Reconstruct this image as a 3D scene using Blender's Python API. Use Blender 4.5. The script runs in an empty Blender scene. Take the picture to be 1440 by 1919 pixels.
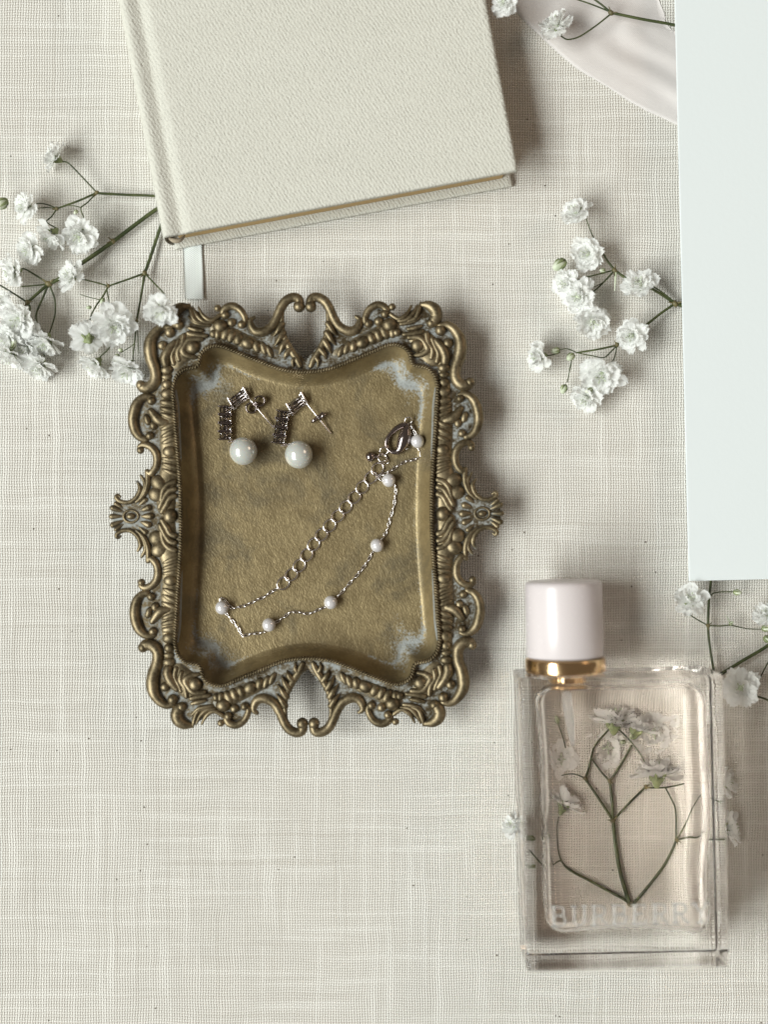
import bpy, bmesh, math, random
from mathutils import Vector, Matrix, Euler

# ------------------------------------------------------------------ scale
# 1 unit of the build helpers = 0.15 mm (one photo pixel at cloth level); meshes are written in metres.
S = 0.00015
D = 2600.0                      # camera height above the cloth (390 mm)
random.seed(7)

def W(px, py, h=0.0):
    k = (D - h) / D
    return Vector(((px - 720.0) * k, -(py - 959.5) * k, h))

sc = bpy.context.scene
col = sc.collection

# ------------------------------------------------------------------ camera
cam = bpy.data.cameras.new("camera")
cam.sensor_fit = 'VERTICAL'; cam.sensor_height = 36.0; cam.sensor_width = 27.0
cam.lens = 36.0 * D / 1919.0
cam.clip_start = 0.02; cam.clip_end = 10.0
cam.dof.use_dof = True
cam.dof.focus_distance = (D - 25) * S
cam.dof.aperture_fstop = 2.7
camo = bpy.data.objects.new("camera", cam); col.objects.link(camo)
camo.location = (0, 0, D * S)
sc.camera = camo

# ------------------------------------------------------------------ light
world = bpy.data.worlds.new("World"); sc.world = world; world.use_nodes = True
bg = world.node_tree.nodes["Background"]
bg.inputs[0].default_value = (1.0, 0.86, 0.72, 1); bg.inputs[1].default_value = 0.145

def area(name, direction, dist, sx, sy, watts, color):
    d = Vector(direction).normalized()
    l = bpy.data.lights.new(name, 'AREA'); l.shape = 'RECTANGLE'; l.size = sx; l.size_y = sy
    l.energy = watts; l.color = color
    o = bpy.data.objects.new(name, l); col.objects.link(o)
    o.location = d * dist
    z = d; y = Vector((0, 1, 0)); x = y.cross(z).normalized(); y = z.cross(x)
    o.rotation_euler = Matrix((x, y, z)).transposed().to_euler()
    return o
area("window_light", (-0.66, -0.24, 0.71), 4.0, 1.42, 3.8, 264.0, (0.955, 1.0, 0.97))
area("room_light", (0.78, 0.40, 0.52), 0.85, 0.22, 0.30, 0.75, (1.0, 0.76, 0.56))

sc.view_settings.view_transform = 'Standard'
sc.view_settings.look = 'None'
sc.view_settings.exposure = 0.0; sc.view_settings.gamma = 1.0
sc.view_settings.use_curve_mapping = False
sc.render.engine = 'CYCLES'
cy = sc.cycles
cy.use_denoising = True
try:
    cy.denoiser = 'OPENIMAGEDENOISE'; cy.denoising_input_passes = 'RGB_ALBEDO_NORMAL'; cy.denoising_prefilter = 'ACCURATE'
except Exception: pass
cy.max_bounces = 14; cy.diffuse_bounces = 6; cy.glossy_bounces = 5; cy.transmission_bounces = 12; cy.transparent_max_bounces = 8
cy.caustics_refractive = True; cy.caustics_reflective = False
cy.blur_glossy = 0.05; cy.sample_clamp_indirect = 10.0

# ------------------------------------------------------------------ node helper
class NT:
    def __init__(s, mat):
        s.nt = mat.node_tree; s.b = s.nt.nodes["Principled BSDF"]
    def n(s, t, **kw):
        nd = s.nt.nodes.new(t)
        for k, v in kw.items(): setattr(nd, k, v)
        return nd
    def link(s, a, b): s.nt.links.new(a.s if isinstance(a, E) else a, b)
    def put(s, sock, v):
        if isinstance(v, E): s.nt.links.new(v.s, sock)
        elif isinstance(v, bpy.types.NodeSocket): s.nt.links.new(v, sock)
        else: sock.default_value = v
    def math(s, op, *a, clamp=False):
        nd = s.n('ShaderNodeMath', operation=op, use_clamp=clamp)
        for i, v in enumerate(a): s.put(nd.inputs[i], v)
        return E(s, nd.outputs[0])
    def coords(s, kind='Object'):
        if kind == 'World': return s.n('ShaderNodeNewGeometry').outputs['Position']
        return s.n('ShaderNodeTexCoord').outputs[kind]
    def xyz(s, v):
        nd = s.n('ShaderNodeSeparateXYZ'); s.put(nd.inputs[0], v); return [E(s, o) for o in nd.outputs]
    def vec(s, x, y, z=0.0):
        nd = s.n('ShaderNodeCombineXYZ')
        for i, v in enumerate((x, y, z)): s.put(nd.inputs[i], v)
        return E(s, nd.outputs[0])
    def noise(s, v, scale, detail=2.0, rough=0.5, dist=0.0):
        nd = s.n('ShaderNodeTexNoise'); s.put(nd.inputs['Vector'], v)
        nd.inputs['Scale'].default_value = scale; nd.inputs['Detail'].default_value = detail
        nd.inputs['Roughness'].default_value = rough; nd.inputs['Distortion'].default_value = dist
        return E(s, nd.outputs[0])
    def voronoi(s, v, scale, feature='F1', rnd=1.0, dim='3D'):
        nd = s.n('ShaderNodeTexVoronoi', voronoi_dimensions=dim, feature=feature); s.put(nd.inputs['Vector'], v)
        nd.inputs['Scale'].default_value = scale; nd.inputs['Randomness'].default_value = rnd
        return E(s, nd.outputs['Distance'])
    def ramp(s, v, a, b):
        nd = s.n('ShaderNodeMapRange', interpolation_type='SMOOTHSTEP'); s.put(nd.inputs[0], v)
        s.put(nd.inputs[1], a); s.put(nd.inputs[2], b)
        return E(s, nd.outputs[0])
    def mix(s, f, a, b):
        nd = s.n('ShaderNodeMix', data_type='RGBA'); s.put(nd.inputs[0], f)
        for i, v in ((6, a), (7, b)):
            s.put(nd.inputs[i], (*v, 1.0) if isinstance(v, tuple) and len(v) == 3 else v)
        return E(s, nd.outputs[2])
    def bump(s, h, dist, strength=1.0, normal=None):
        nd = s.n('ShaderNodeBump'); s.put(nd.inputs['Height'], h)
        nd.inputs['Distance'].default_value = dist; nd.inputs['Strength'].default_value = strength
        if normal is not None: s.put(nd.inputs['Normal'], normal)
        return E(s, nd.outputs[0])
    def set(s, **kw):
        for k, v in kw.items():
            k = k.replace('_', ' ')
            if isinstance(v, tuple) and len(v) == 3: v = (*v, 1.0)
            s.put(s.b.inputs[k], v)
class E:
    def __init__(s, n, sock): s.n = n; s.s = sock
    def __add__(s, o): return s.n.math('ADD', s, o)
    def __sub__(s, o): return s.n.math('SUBTRACT', s, o)
    def __rsub__(s, o): return s.n.math('SUBTRACT', o, s)
    def __mul__(s, o): return s.n.math('MULTIPLY', s, o)
    __radd__ = __add__; __rmul__ = __mul__
    def __truediv__(s, o): return s.n.math('DIVIDE', s, o)
def new_mat(name):
    m = bpy.data.materials.new(name); m.use_nodes = True
    return m, NT(m)
M = {}

# ------------------------------------------------------------------ materials
def make_materials():
    # linen
    m, n = new_mat('linen'); M['linen'] = m
    P = n.coords('Object'); x, y, z = n.xyz(P)
    wob = n.noise(P, 60, 2) - 0.5
    wob2 = n.noise(P, 45, 2, 0.5, 0.3) - 0.5
    u = x * (1 / 0.000735) + wob * 2.2
    v = y * (1 / 0.000735) + wob2 * 2.2
    pu = n.math('SINE', u * math.pi); pv = n.math('SINE', v * math.pi)
    s = n.math('MULTIPLY', pu, pv)
    s2 = n.math('MINIMUM', n.math('MAXIMUM', s * 2.0, -1.0), 1.0)
    au = n.math('ABSOLUTE', pu); av = n.math('ABSOLUTE', pv)
    # slubs: threads that run thick for a stretch
    su = n.noise(n.vec(n.math('FLOOR', u) * 0.36, y * 26.0, 3.0), 1.0, 1.5)
    sv = n.noise(n.vec(x * 26.0, n.math('FLOOR', v) * 0.36, 9.0), 1.0, 1.0)
    su = n.ramp(su, 0.50, 0.73); sv = n.ramp(sv, 0.50, 0.73)
    hw = au * (0.70 + s2 * 0.38) + su * 0.16
    hf = av * (0.62 - s2 * 0.38) + sv * 0.16
    h = n.math('MAXIMUM', hw, hf)
    fine = n.noise(P, 5200, 2)
    fill = n.ramp(h + (fine - 0.5) * 0.25, 0.12, 0.55)
    thread = n.mix(n.noise(P, 16, 3), (0.745, 0.715, 0.66), (0.805, 0.78, 0.73))
    thread = n.mix(n.math('MULTIPLY', n.math('MAXIMUM', su, sv), 0.46), thread, (0.87, 0.85, 0.80))
    tu = n.noise(n.vec(n.math('FLOOR', u) * 0.9, y * 14.0, 31.0), 1.0, 1.0); tv = n.noise(n.vec(x * 14.0, n.math('FLOOR', v) * 0.9, 57.0), 1.0, 1.0)
    dull = n.math('MULTIPLY', n.ramp(n.math('MAXIMUM', tu, tv), 0.56, 0.78), 0.30)
    thread = n.mix(dull, thread, (0.55, 0.51, 0.45))
    base = n.mix(fill, (0.36, 0.32, 0.26), thread)
    fl = n.voronoi(n.vec(x + wob * 0.004, y, 0.0), 82, dim='2D')              # dark plant flecks in the yarn
    fleck = n.math('MULTIPLY', 1.0 - n.ramp(fl, 0.012, 0.026), n.ramp(n.noise(P, 37, 0), 0.55, 0.60))
    base = n.mix(fleck, base, (0.10, 0.075, 0.05))
    soft = n.noise(P, 9, 2)
    n1 = n.bump(soft, 0.0016)
    n.set(Base_Color=base, Roughness=0.9, Sheen_Weight=0.15, Normal=n.bump(h + fine * 0.2, 0.00030, 0.9, n1))
    n.b.inputs['Specular IOR Level'].default_value = 0.15

    # book cloth
    m, n = new_mat('book_cloth'); M['book'] = m
    P = n.coords('Object'); x, y, z = n.xyz(P)
    dv = n.noise(P, 420, 2)
    pv = n.vec(x * 1.0 + y * 0.45 + dv * 0.0009, y * 0.55 - x * 0.12 + dv * 0.0005, z)
    rq = (x * 0.84 + y * 0.36) * 7400.0 + n.noise(P, 800, 2) * 7.0
    vo = n.voronoi(pv, 2600, 'SMOOTH_F1') - n.math('SINE', rq) * 0.16
    g = n.noise(P, 2600, 3)
    big = n.noise(n.vec(x * 0.4, y * 2.2, 0.0), 60, 3)
    base = n.mix(big, (0.575, 0.56, 0.495), (0.63, 0.615, 0.55))
    n.set(Base_Color=base, Roughness=0.72, Normal=n.bump(1.0 - vo * 1.0 + g * 0.45, 0.00025, 0.9))
    n.b.inputs['Specular IOR Level'].default_value = 0.3

    m, n = new_mat('gilt_pages'); M['pages'] = m
    P = n.coords('Object'); x, y, z = n.xyz(P)
    st = n.noise(n.vec(x * 20.0, y * 20.0, z * 4000.0), 1.0, 2)
    n.set(Base_Color=n.mix(st, (0.42, 0.25, 0.07), (0.62, 0.41, 0.14)), Roughness=0.45, Metallic=0.2)

    m, n = new_mat('headband'); M['headband'] = m
    P = n.coords('Object')
    n.set(Base_Color=n.mix(n.noise(P, 900, 3), (0.26, 0.20, 0.13), (0.52, 0.45, 0.35)), Roughness=0.85)

    m, n = new_mat('satin_ribbon'); M['ribbon'] = m
    P = n.coords('Object'); x, y, z = n.xyz(P)
    tw = n.math('SINE', (x + y) * 9500.0)
    n.set(Base_Color=(0.70, 0.735, 0.715), Roughness=0.42, Sheen_Weight=0.3, Normal=n.bump(tw, 0.00004))

    m, n = new_mat('silk'); M['silk'] = m
    P = n.coords('Object'); x, y, z = n.xyz(P)
    tw = n.math('SINE', (x * 0.8 - y * 0.9) * 14000.0)
    n.set(Base_Color=n.mix(n.noise(P, 40, 2), (0.64, 0.595, 0.575), (0.71, 0.67, 0.65)), Roughness=0.45, Sheen_Weight=0.4,
          Normal=n.bump(tw * 0.3 + n.noise(P, 120, 2), 0.00012))
    n.b.inputs['Transmission Weight'].default_value = 0.0

    m, n = new_mat('card_paper'); M['card'] = m
    P = n.coords('Object')
    n.set(Base_Color=(0.70, 0.745, 0.755), Roughness=0.55, Normal=n.bump(n.noise(P, 700, 4, 0.6), 0.00006, 0.5))

    # bronze family
    def bronze(name, lo, hi, patina, rough=0.44):
        m, n = new_mat(name); M[name] = m
        P = n.coords('World'); x, y, z = n.xyz(P)
        nb = n.noise(P, 210, 4, 0.6); nf = n.noise(P, 1500, 3, 0.6)
        basec = n.mix(n.ramp(nb + (nf - 0.5) * 0.5, 0.3, 0.72), lo, hi)
        if patina == 'height':                 # chalky wash that sits in the low ground between the reliefs
            zz = (z / S + (nb - 0.5) * 9.0 + (nf - 0.5) * 5.0)
            f = 1.0 - n.ramp(zz, 58.5, 64.5)
        elif patina == 'plate':
            f = n.ramp(nb + (nf - 0.5) * 0.6, 0.38, 0.66)
        elif patina == 'attr':
            at = n.n('ShaderNodeAttribute', attribute_name='wash').outputs['Fac']
            big = n.noise(P, 120, 5, 0.65)
            f = n.ramp(E(n, at) * 1.0 + (big - 0.5) * 1.5 + (nf - 0.5) * 1.1, 0.50, 0.95)
        else: f = E(n, n.n('ShaderNodeValue').outputs[0])
        f = n.math('MULTIPLY', f, 0.9)
        basec = n.mix(f, basec, n.mix(nf, (0.19, 0.205, 0.205), (0.45, 0.475, 0.47)))
        nor = n.bump(nf * 0.7 + nb * 0.5, 0.00006)
        met = 0.88 - f * 0.8
        ro = rough + f * 0.35 + (nf - 0.5) * 0.2
        return m, n, P, basec, met, ro, nor, (x, y, z), nf, nb
    for name, lo, hi, pat, r in (('bronze', (0.115, 0.09, 0.052), (0.295, 0.235, 0.145), 'height', 0.47),
                                 ('bronze_ground', (0.10, 0.075, 0.042), (0.20, 0.155, 0.09), 'plate', 0.5)):
        m, n, P, bc, met, ro, nor, xyz, nf, nb = bronze(name, lo, hi, pat, r)
        n.set(Base_Color=bc, Metallic=met, Roughness=ro, Normal=nor)
    m, n, P, bc, met, ro, nor, (x, y, z), nf, nb = bronze('bronze_floor', (0.215, 0.162, 0.08), (0.30, 0.232, 0.12), 'attr', 0.46)
    dirt = n.math('MULTIPLY', n.ramp(n.noise(P, 55, 6, 0.7, 0.6), 0.46, 0.68), 0.66)
    bc = n.mix(dirt, bc, (0.105, 0.088, 0.056))
    dx = n.noise(P, 160, 2); dy = n.noise(n.vec(y, x, 5.0), 160, 2)
    vv = n.voronoi(n.vec(x * 1.15 + dx * 0.0025 + y * 0.30, y * 0.70 + dy * 0.0025, 0.0), 2300, 'SMOOTH_F1')
    lg = n.math('SINE', (x * 1.0 + y * 0.25 + dx * 0.010) * 2700.0)
    zf = 1.0 - n.ramp(z / S, 23.5, 30.0)      # pebbled grain only on the flat floor
    grain = n.math('MULTIPLY', (1.0 - vv) * 0.9 + lg * 0.09, zf)
    n.set(Base_Color=bc, Metallic=met * 0.6, Roughness=ro, Normal=n.bump(grain, 0.00009, 0.85, n.bump(nb * 0.6 + nf * 0.4, 0.00008)))

    m, n = new_mat('silver'); M['silver'] = m
    n.set(Base_Color=(0.82, 0.775, 0.765), Metallic=1.0, Roughness=n.noise(n.coords('Object'), 900, 1) * 0.12 + 0.15)
    m, n = new_mat('dark_silver'); M['dark_silver'] = m
    n.set(Base_Color=(0.31, 0.265, 0.255), Metallic=1.0, Roughness=n.noise(n.coords('Object'), 1400, 1) * 0.12 + 0.10)
    m, n = new_mat('crystal'); M['crystal'] = m
    n.set(Base_Color=(0.62, 0.58, 0.59), Roughness=n.noise(n.coords('Object'), 900, 1) * 0.04, IOR=1.9, Transmission_Weight=1.0)
    m, n = new_mat('gold'); M['gold'] = m
    n.set(Base_Color=(0.80, 0.55, 0.30), Metallic=1.0, Roughness=n.noise(n.coords('Object'), 400, 1) * 0.06 + 0.13)
    m, n = new_mat('pearl'); M['pearl'] = m
    fr = n.n('ShaderNodeLayerWeight'); fr.inputs[0].default_value = 0.35
    tint = n.mix(n.noise(n.coords('Object'), 300, 2), (0.52, 0.54, 0.50), (0.60, 0.61, 0.57))
    n.set(Base_Color=tint, Roughness=0.26, Coat_Weight=1.0, Coat_Roughness=0.13, Coat_IOR=2.5, Sheen_Weight=0.25, Subsurface_Weight=0.12, Subsurface_Scale=0.001)
    n.b.inputs['Specular IOR Level'].default_value = 0.7
    m, n = new_mat('small_pearl'); M['small_pearl'] = m
    tint = n.mix(n.noise(n.coords('Object'), 500, 2), (0.60, 0.57, 0.57), (0.68, 0.655, 0.66))
    n.set(Base_Color=tint, Roughness=0.26, Coat_Weight=1.0, Coat_Roughness=0.13, Coat_IOR=2.5, Sheen_Weight=0.25)

    m, n = new_mat('cap_lacquer'); M['cap'] = m
    n.set(Base_Color=(0.645, 0.585, 0.585), Roughness=n.noise(n.coords('Object'), 800, 2) * 0.05 + 0.24)
    m, n = new_mat('bottle_glass'); M['glass'] = m
    n.set(Base_Color=(1.0, 0.985, 0.975), Roughness=n.noise(n.coords('Object'), 40, 1) * 0.0, IOR=1.42, Transmission_Weight=1.0)
    P = n.coords('Object')
    m, n = new_mat('perfume'); M['perfume'] = m       # liquid against glass: ratio of the two indices
    gl = n.n('ShaderNodeBsdfGlass'); gl.inputs['IOR'].default_value = 0.89; gl.inputs['Roughness'].default_value = 0.0
    n.put(gl.inputs['Color'], n.mix(n.noise(n.coords('Object'), 20, 1), (1.0, 0.97, 0.95), (1.0, 0.98, 0.965)))
    n.link(gl.outputs[0], n.nt.nodes['Material Output'].inputs[0]); n.nt.nodes.remove(n.b)
    m, n = new_mat('frosted_glass'); M['frost'] = m
    n.set(Base_Color=(0.95, 0.95, 0.94), Roughness=n.noise(n.coords('Object'), 300, 1) * 0.1 + 0.12, IOR=1.4, Transmission_Weight=0.82)
    m, n = new_mat('clear_plastic'); M['plastic'] = m
    n.set(Base_Color=(0.95, 0.96, 0.96), Roughness=n.noise(n.coords('Object'), 300, 1) * 0.2 + 0.1, IOR=1.25, Transmission_Weight=0.85)

    # petals: diffuse with light showing through
    m, n = new_mat('petal'); M['petal'] = m
    P = n.coords('Object')
    vein = n.noise(P, 900, 2)
    c = n.mix(vein, (0.955, 0.96, 0.945), (0.985, 0.985, 0.975))
    n.set(Base_Color=c, Roughness=0.6)
    n.b.inputs['Specular IOR Level'].default_value = 0.2
    tr = n.n('ShaderNodeBsdfTranslucent'); n.put(tr.inputs[0], c)
    mx = n.n('ShaderNodeMixShader'); mx.inputs[0].default_value = 0.55
    out = n.nt.nodes['Material Output']
    n.link(n.b.outputs[0], mx.inputs[1]); n.link(tr.outputs[0], mx.inputs[2]); n.link(mx.outputs[0], out.inputs[0])
    for nm, a, b in (('stem', (0.030, 0.043, 0.012), (0.075, 0.09, 0.028)), ('calyx', (0.14, 0.17, 0.07), (0.27, 0.31, 0.15)),
                     ('bud', (0.46, 0.52, 0.36), (0.68, 0.71, 0.58)), ('node', (0.10, 0.085, 0.035), (0.17, 0.14, 0.06))):
        m, n = new_mat(nm); M[nm] = m
        P = n.coords('World')
        n.set(Base_Color=n.mix(n.ramp(n.noise(P, 260, 3), 0.3, 0.7), a, b), Roughness=0.5)
make_materials()

# ------------------------------------------------------------------ mesh helpers
class MB:
    def __init__(s): s.v = []; s.f = []; s.attr = None
    def add(s, vs, fs):
        o = len(s.v); s.v += [Vector(p) for p in vs]; s.f += [tuple(i + o for i in f) for f in fs]; return s
    def mesh(s, name, mat, smooth=True, mul=S):
        me = bpy.data.meshes.new(name)
        me.from_pydata([tuple(p * mul) for p in s.v], [], s.f)
        if s.attr:
            a = me.attributes.new('wash', 'FLOAT', 'POINT'); a.data.foreach_set('value', s.attr)
        if smooth: me.polygons.foreach_set('use_smooth', [True] * len(me.polygons))
        me.materials.append(M[mat]); me.update()
        return me
    def build(s, name, mat, parent=None, smooth=True, loc=None):
        return put(name, s.mesh(name, mat, smooth), parent, loc)
def put(name, me, parent=None, loc=None, rot=None, scale=None):
    o = bpy.data.objects.new(name, me); col.objects.link(o)
    if parent is not None: o.parent = parent
    if loc is not None: o.location = Vector(loc) * S
    if rot is not None: o.rotation_euler = rot
    if scale is not None: o.scale = scale
    return o
def empty(name, loc, rz=0.0):
    o = bpy.data.objects.new(name, None); col.objects.link(o)
    o.location = Vector(loc) * S; o.rotation_euler = (0, 0, rz); o.empty_display_size = 0.005
    return o
def tag(o, label=None, cat=None, group=None, kind=None):
    for k, v in (('label', label), ('category', cat), ('group', group), ('kind', kind)):
        if v: o[k] = v
    return o

def spline(pts, n=6, closed=False):
    """Catmull-Rom through tuples of any length"""
    P = [tuple(p) for p in pts]; out = []; N = len(P); dim = len(P[0])
    rng = N if closed else N - 1
    for i in range(rng):
        if closed: a, b, c, d = P[(i - 1) % N], P[i], P[(i + 1) % N], P[(i + 2) % N]
        else: a, b, c, d = P[max(i - 1, 0)], P[i], P[i + 1], P[min(i + 2, N - 1)]
        for k in range(n):
            t = k / n
            out.append(tuple(0.5 * (2 * b[j] + (c[j] - a[j]) * t + (2 * a[j] - 5 * b[j] + 4 * c[j] - d[j]) * t * t
                                    + (3 * b[j] - a[j] - 3 * c[j] + d[j]) * t ** 3) for j in range(dim)))
    if not closed: out.append(P[-1])
    return out

def tube(mb, pts, segs=8, n=5, closed=False, flat=1.0, cap=True, smooth=True):
    """pts: (x,y,z,r); swept round section, rounded ends; flat scales the section across z"""
    Q = spline(pts, n, closed) if smooth else [tuple(p) for p in pts]
    N = len(Q); vs = []; fs = []
    def frame(i):
        a = Vector(Q[(i - 1) % N][:3] if (closed or i > 0) else Q[i][:3])
        b = Vector(Q[(i + 1) % N][:3] if (closed or i < N - 1) else Q[i][:3])
        t = (b - a); t = t.normalized() if t.length > 1e-9 else Vector((1, 0, 0))
        up = Vector((0, 0, 1)) if abs(t.z) < 0.93 else Vector((0, 1, 0))
        sd = t.cross(up).normalized(); up = sd.cross(t).normalized()
        return t, sd, up
    rings = []
    def ring(c, sd, up, r):
        o = len(vs); r = max(r, 0.02)
        for k in range(segs):
            a = 2 * math.pi * k / segs
            vs.append(c + sd * (r * math.cos(a)) + up * (r * flat * math.sin(a)))
        rings.append(o)
    if not closed and cap:
        t, sd, up = frame(0); c = Vector(Q[0][:3]); r = Q[0][3]
        for q in (85, 55, 28):
            q = math.radians(q); ring(c - t * (r * math.sin(q)), sd, up, r * math.cos(q))
    for i in range(N):
        t, sd, up = frame(i); ring(Vector(Q[i][:3]), sd, up, Q[i][3])
    if not closed and cap:
        t, sd, up = frame(N - 1); c = Vector(Q[-1][:3]); r = Q[-1][3]
        for q in (28, 55, 85):
            q = math.radians(q); ring(c + t * (r * math.sin(q)), sd, up, r * math.cos(q))
    R = len(rings)
    for i in range(R if closed else R - 1):
        a, b = rings[i], rings[(i + 1) % R]
        for k in range(segs):
            k2 = (k + 1) % segs
            fs.append((a + k, b + k, b + k2, a + k2))
    if not closed:
        fs.append(tuple(rings[0] + k for k in range(segs)))
        fs.append(tuple(rings[-1] + k for k in reversed(range(segs))))
    return mb.add(vs, fs)

def ball(mb, c, rx, ry=None, rz=None, rot=0.0, u=12, v=7):
    ry = rx if ry is None else ry; rz = min(rx, ry) if rz is None else rz
    vs = []; fs = []; ca, sa = math.cos(rot), math.sin(rot)
    def P(x, y, z): return (c[0] + x * ca - y * sa, c[1] + x * sa + y * ca, c[2] + z)
    vs.append(P(0, 0, rz))
    for j in range(1, v):
        th = math.pi * j / v
        for i in range(u):
            ph = 2 * math.pi * i / u
            vs.append(P(rx * math.sin(th) * math.cos(ph), ry * math.sin(th) * math.sin(ph), rz * math.cos(th)))
    vs.append(P(0, 0, -rz)); last = len(vs) - 1
    for i in range(u): fs.append((0, 1 + i, 1 + (i + 1) % u))
    for j in range(v - 2):
        for i in range(u):
            a = 1 + j * u; b = a + u; i2 = (i + 1) % u
            fs.append((a + i, b + i, b + i2, a + i2))
    a = 1 + (v - 2) * u
    for i in range(u): fs.append((last, a + (i + 1) % u, a + i))
    return mb.add(vs, fs)

def bevel_box(mb, lo, hi, r, seg=3, warp=None, flip=False):
    bm = bmesh.new(); bmesh.ops.create_cube(bm, size=1.0)
    for vtx in bm.verts:
        vtx.co = Vector([lo[i] + (vtx.co[i] + 0.5) * (hi[i] - lo[i]) for i in range(3)])
    bmesh.ops.bevel(bm, geom=list(bm.edges), offset=r, segments=seg, profile=0.5, affect='EDGES', clamp_overlap=True)
    bm.verts.ensure_lookup_table(); bm.faces.ensure_lookup_table()
    vs = [vtx.co.copy() for vtx in bm.verts]
    if warp: vs = [Vector(warp(p)) for p in vs]
    fs = [tuple(vtx.index for vtx in f.verts) for f in bm.faces]
    bm.free()
    if flip: fs = [tuple(reversed(f)) for f in fs]
    return mb.add(vs, fs)

def rounded_box(mb, lo, hi, r, n=22, warp=None, flip=False):
    """cube-sphere grid pushed onto a rounded box; evenly gridded so that warp bends smoothly"""
    lo = Vector(lo); hi = Vector(hi); c = (lo + hi) / 2; b = (hi - lo) / 2
    bm = bmesh.new(); bmesh.ops.create_cube(bm, size=2.0)
    bmesh.ops.subdivide_edges(bm, edges=list(bm.edges), cuts=n, use_grid_fill=True)
    vs = []
    for vtx in bm.verts:
        p = []
        for i in range(3):
            t = vtx.co[i]; e = r / b[i]
            # denser near the rounded rims
            t = math.copysign(1 - (1 - abs(t)) ** 1.6, t)
            p.append(t * b[i])
        p = Vector(p)
        q = Vector([max(-(b[i] - r), min(b[i] - r, p[i])) for i in range(3)])
        d = p - q
        if d.length > 1e-6: p = q + d.normalized() * r
        p = p + c
        vs.append(Vector(warp(p)) if warp else p)
    bm.verts.index_update()
    fs = [tuple(vtx.index for vtx in f.verts) for f in bm.faces]; bm.free()
    if flip: fs = [tuple(reversed(f)) for f in fs]
    return mb.add(vs, fs)

def lathe_y(mb, prof, c, segs=48):
    """prof: (y, r); axis +y through c"""
    vs = []; fs = []
    for (yy, r) in prof:
        for k in range(segs):
            a = 2 * math.pi * k / segs
            vs.append((c[0] + r * math.cos(a), c[1] + yy, c[2] + r * math.sin(a)))
    for j in range(len(prof) - 1):
        for k in range(segs):
            k2 = (k + 1) % segs
            fs.append((j * segs + k, (j + 1) * segs + k, (j + 1) * segs + k2, j * segs + k2))
    return mb.add(vs, fs)

# ------------------------------------------------------------------ cloth
def tablecloth():
    mb = MB(); nx, ny = 60, 80; X, Y = 4000, 4000
    rnd = random.Random(2)
    for j in range(ny + 1):
        for i in range(nx + 1):
            mb.v.append(Vector((-X + 2 * X * i / nx, -Y + 2 * Y * j / ny, 0.0)))
    for j in range(ny):
        for i in range(nx):
            a = j * (nx + 1) + i; mb.f.append((a, a + 1, a + nx + 2, a + nx + 1))
    o = mb.build('tablecloth', 'linen')
    tag(o, 'natural cream linen cloth with slubbed weave spread under everything', 'cloth', kind='structure')
tablecloth()

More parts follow.
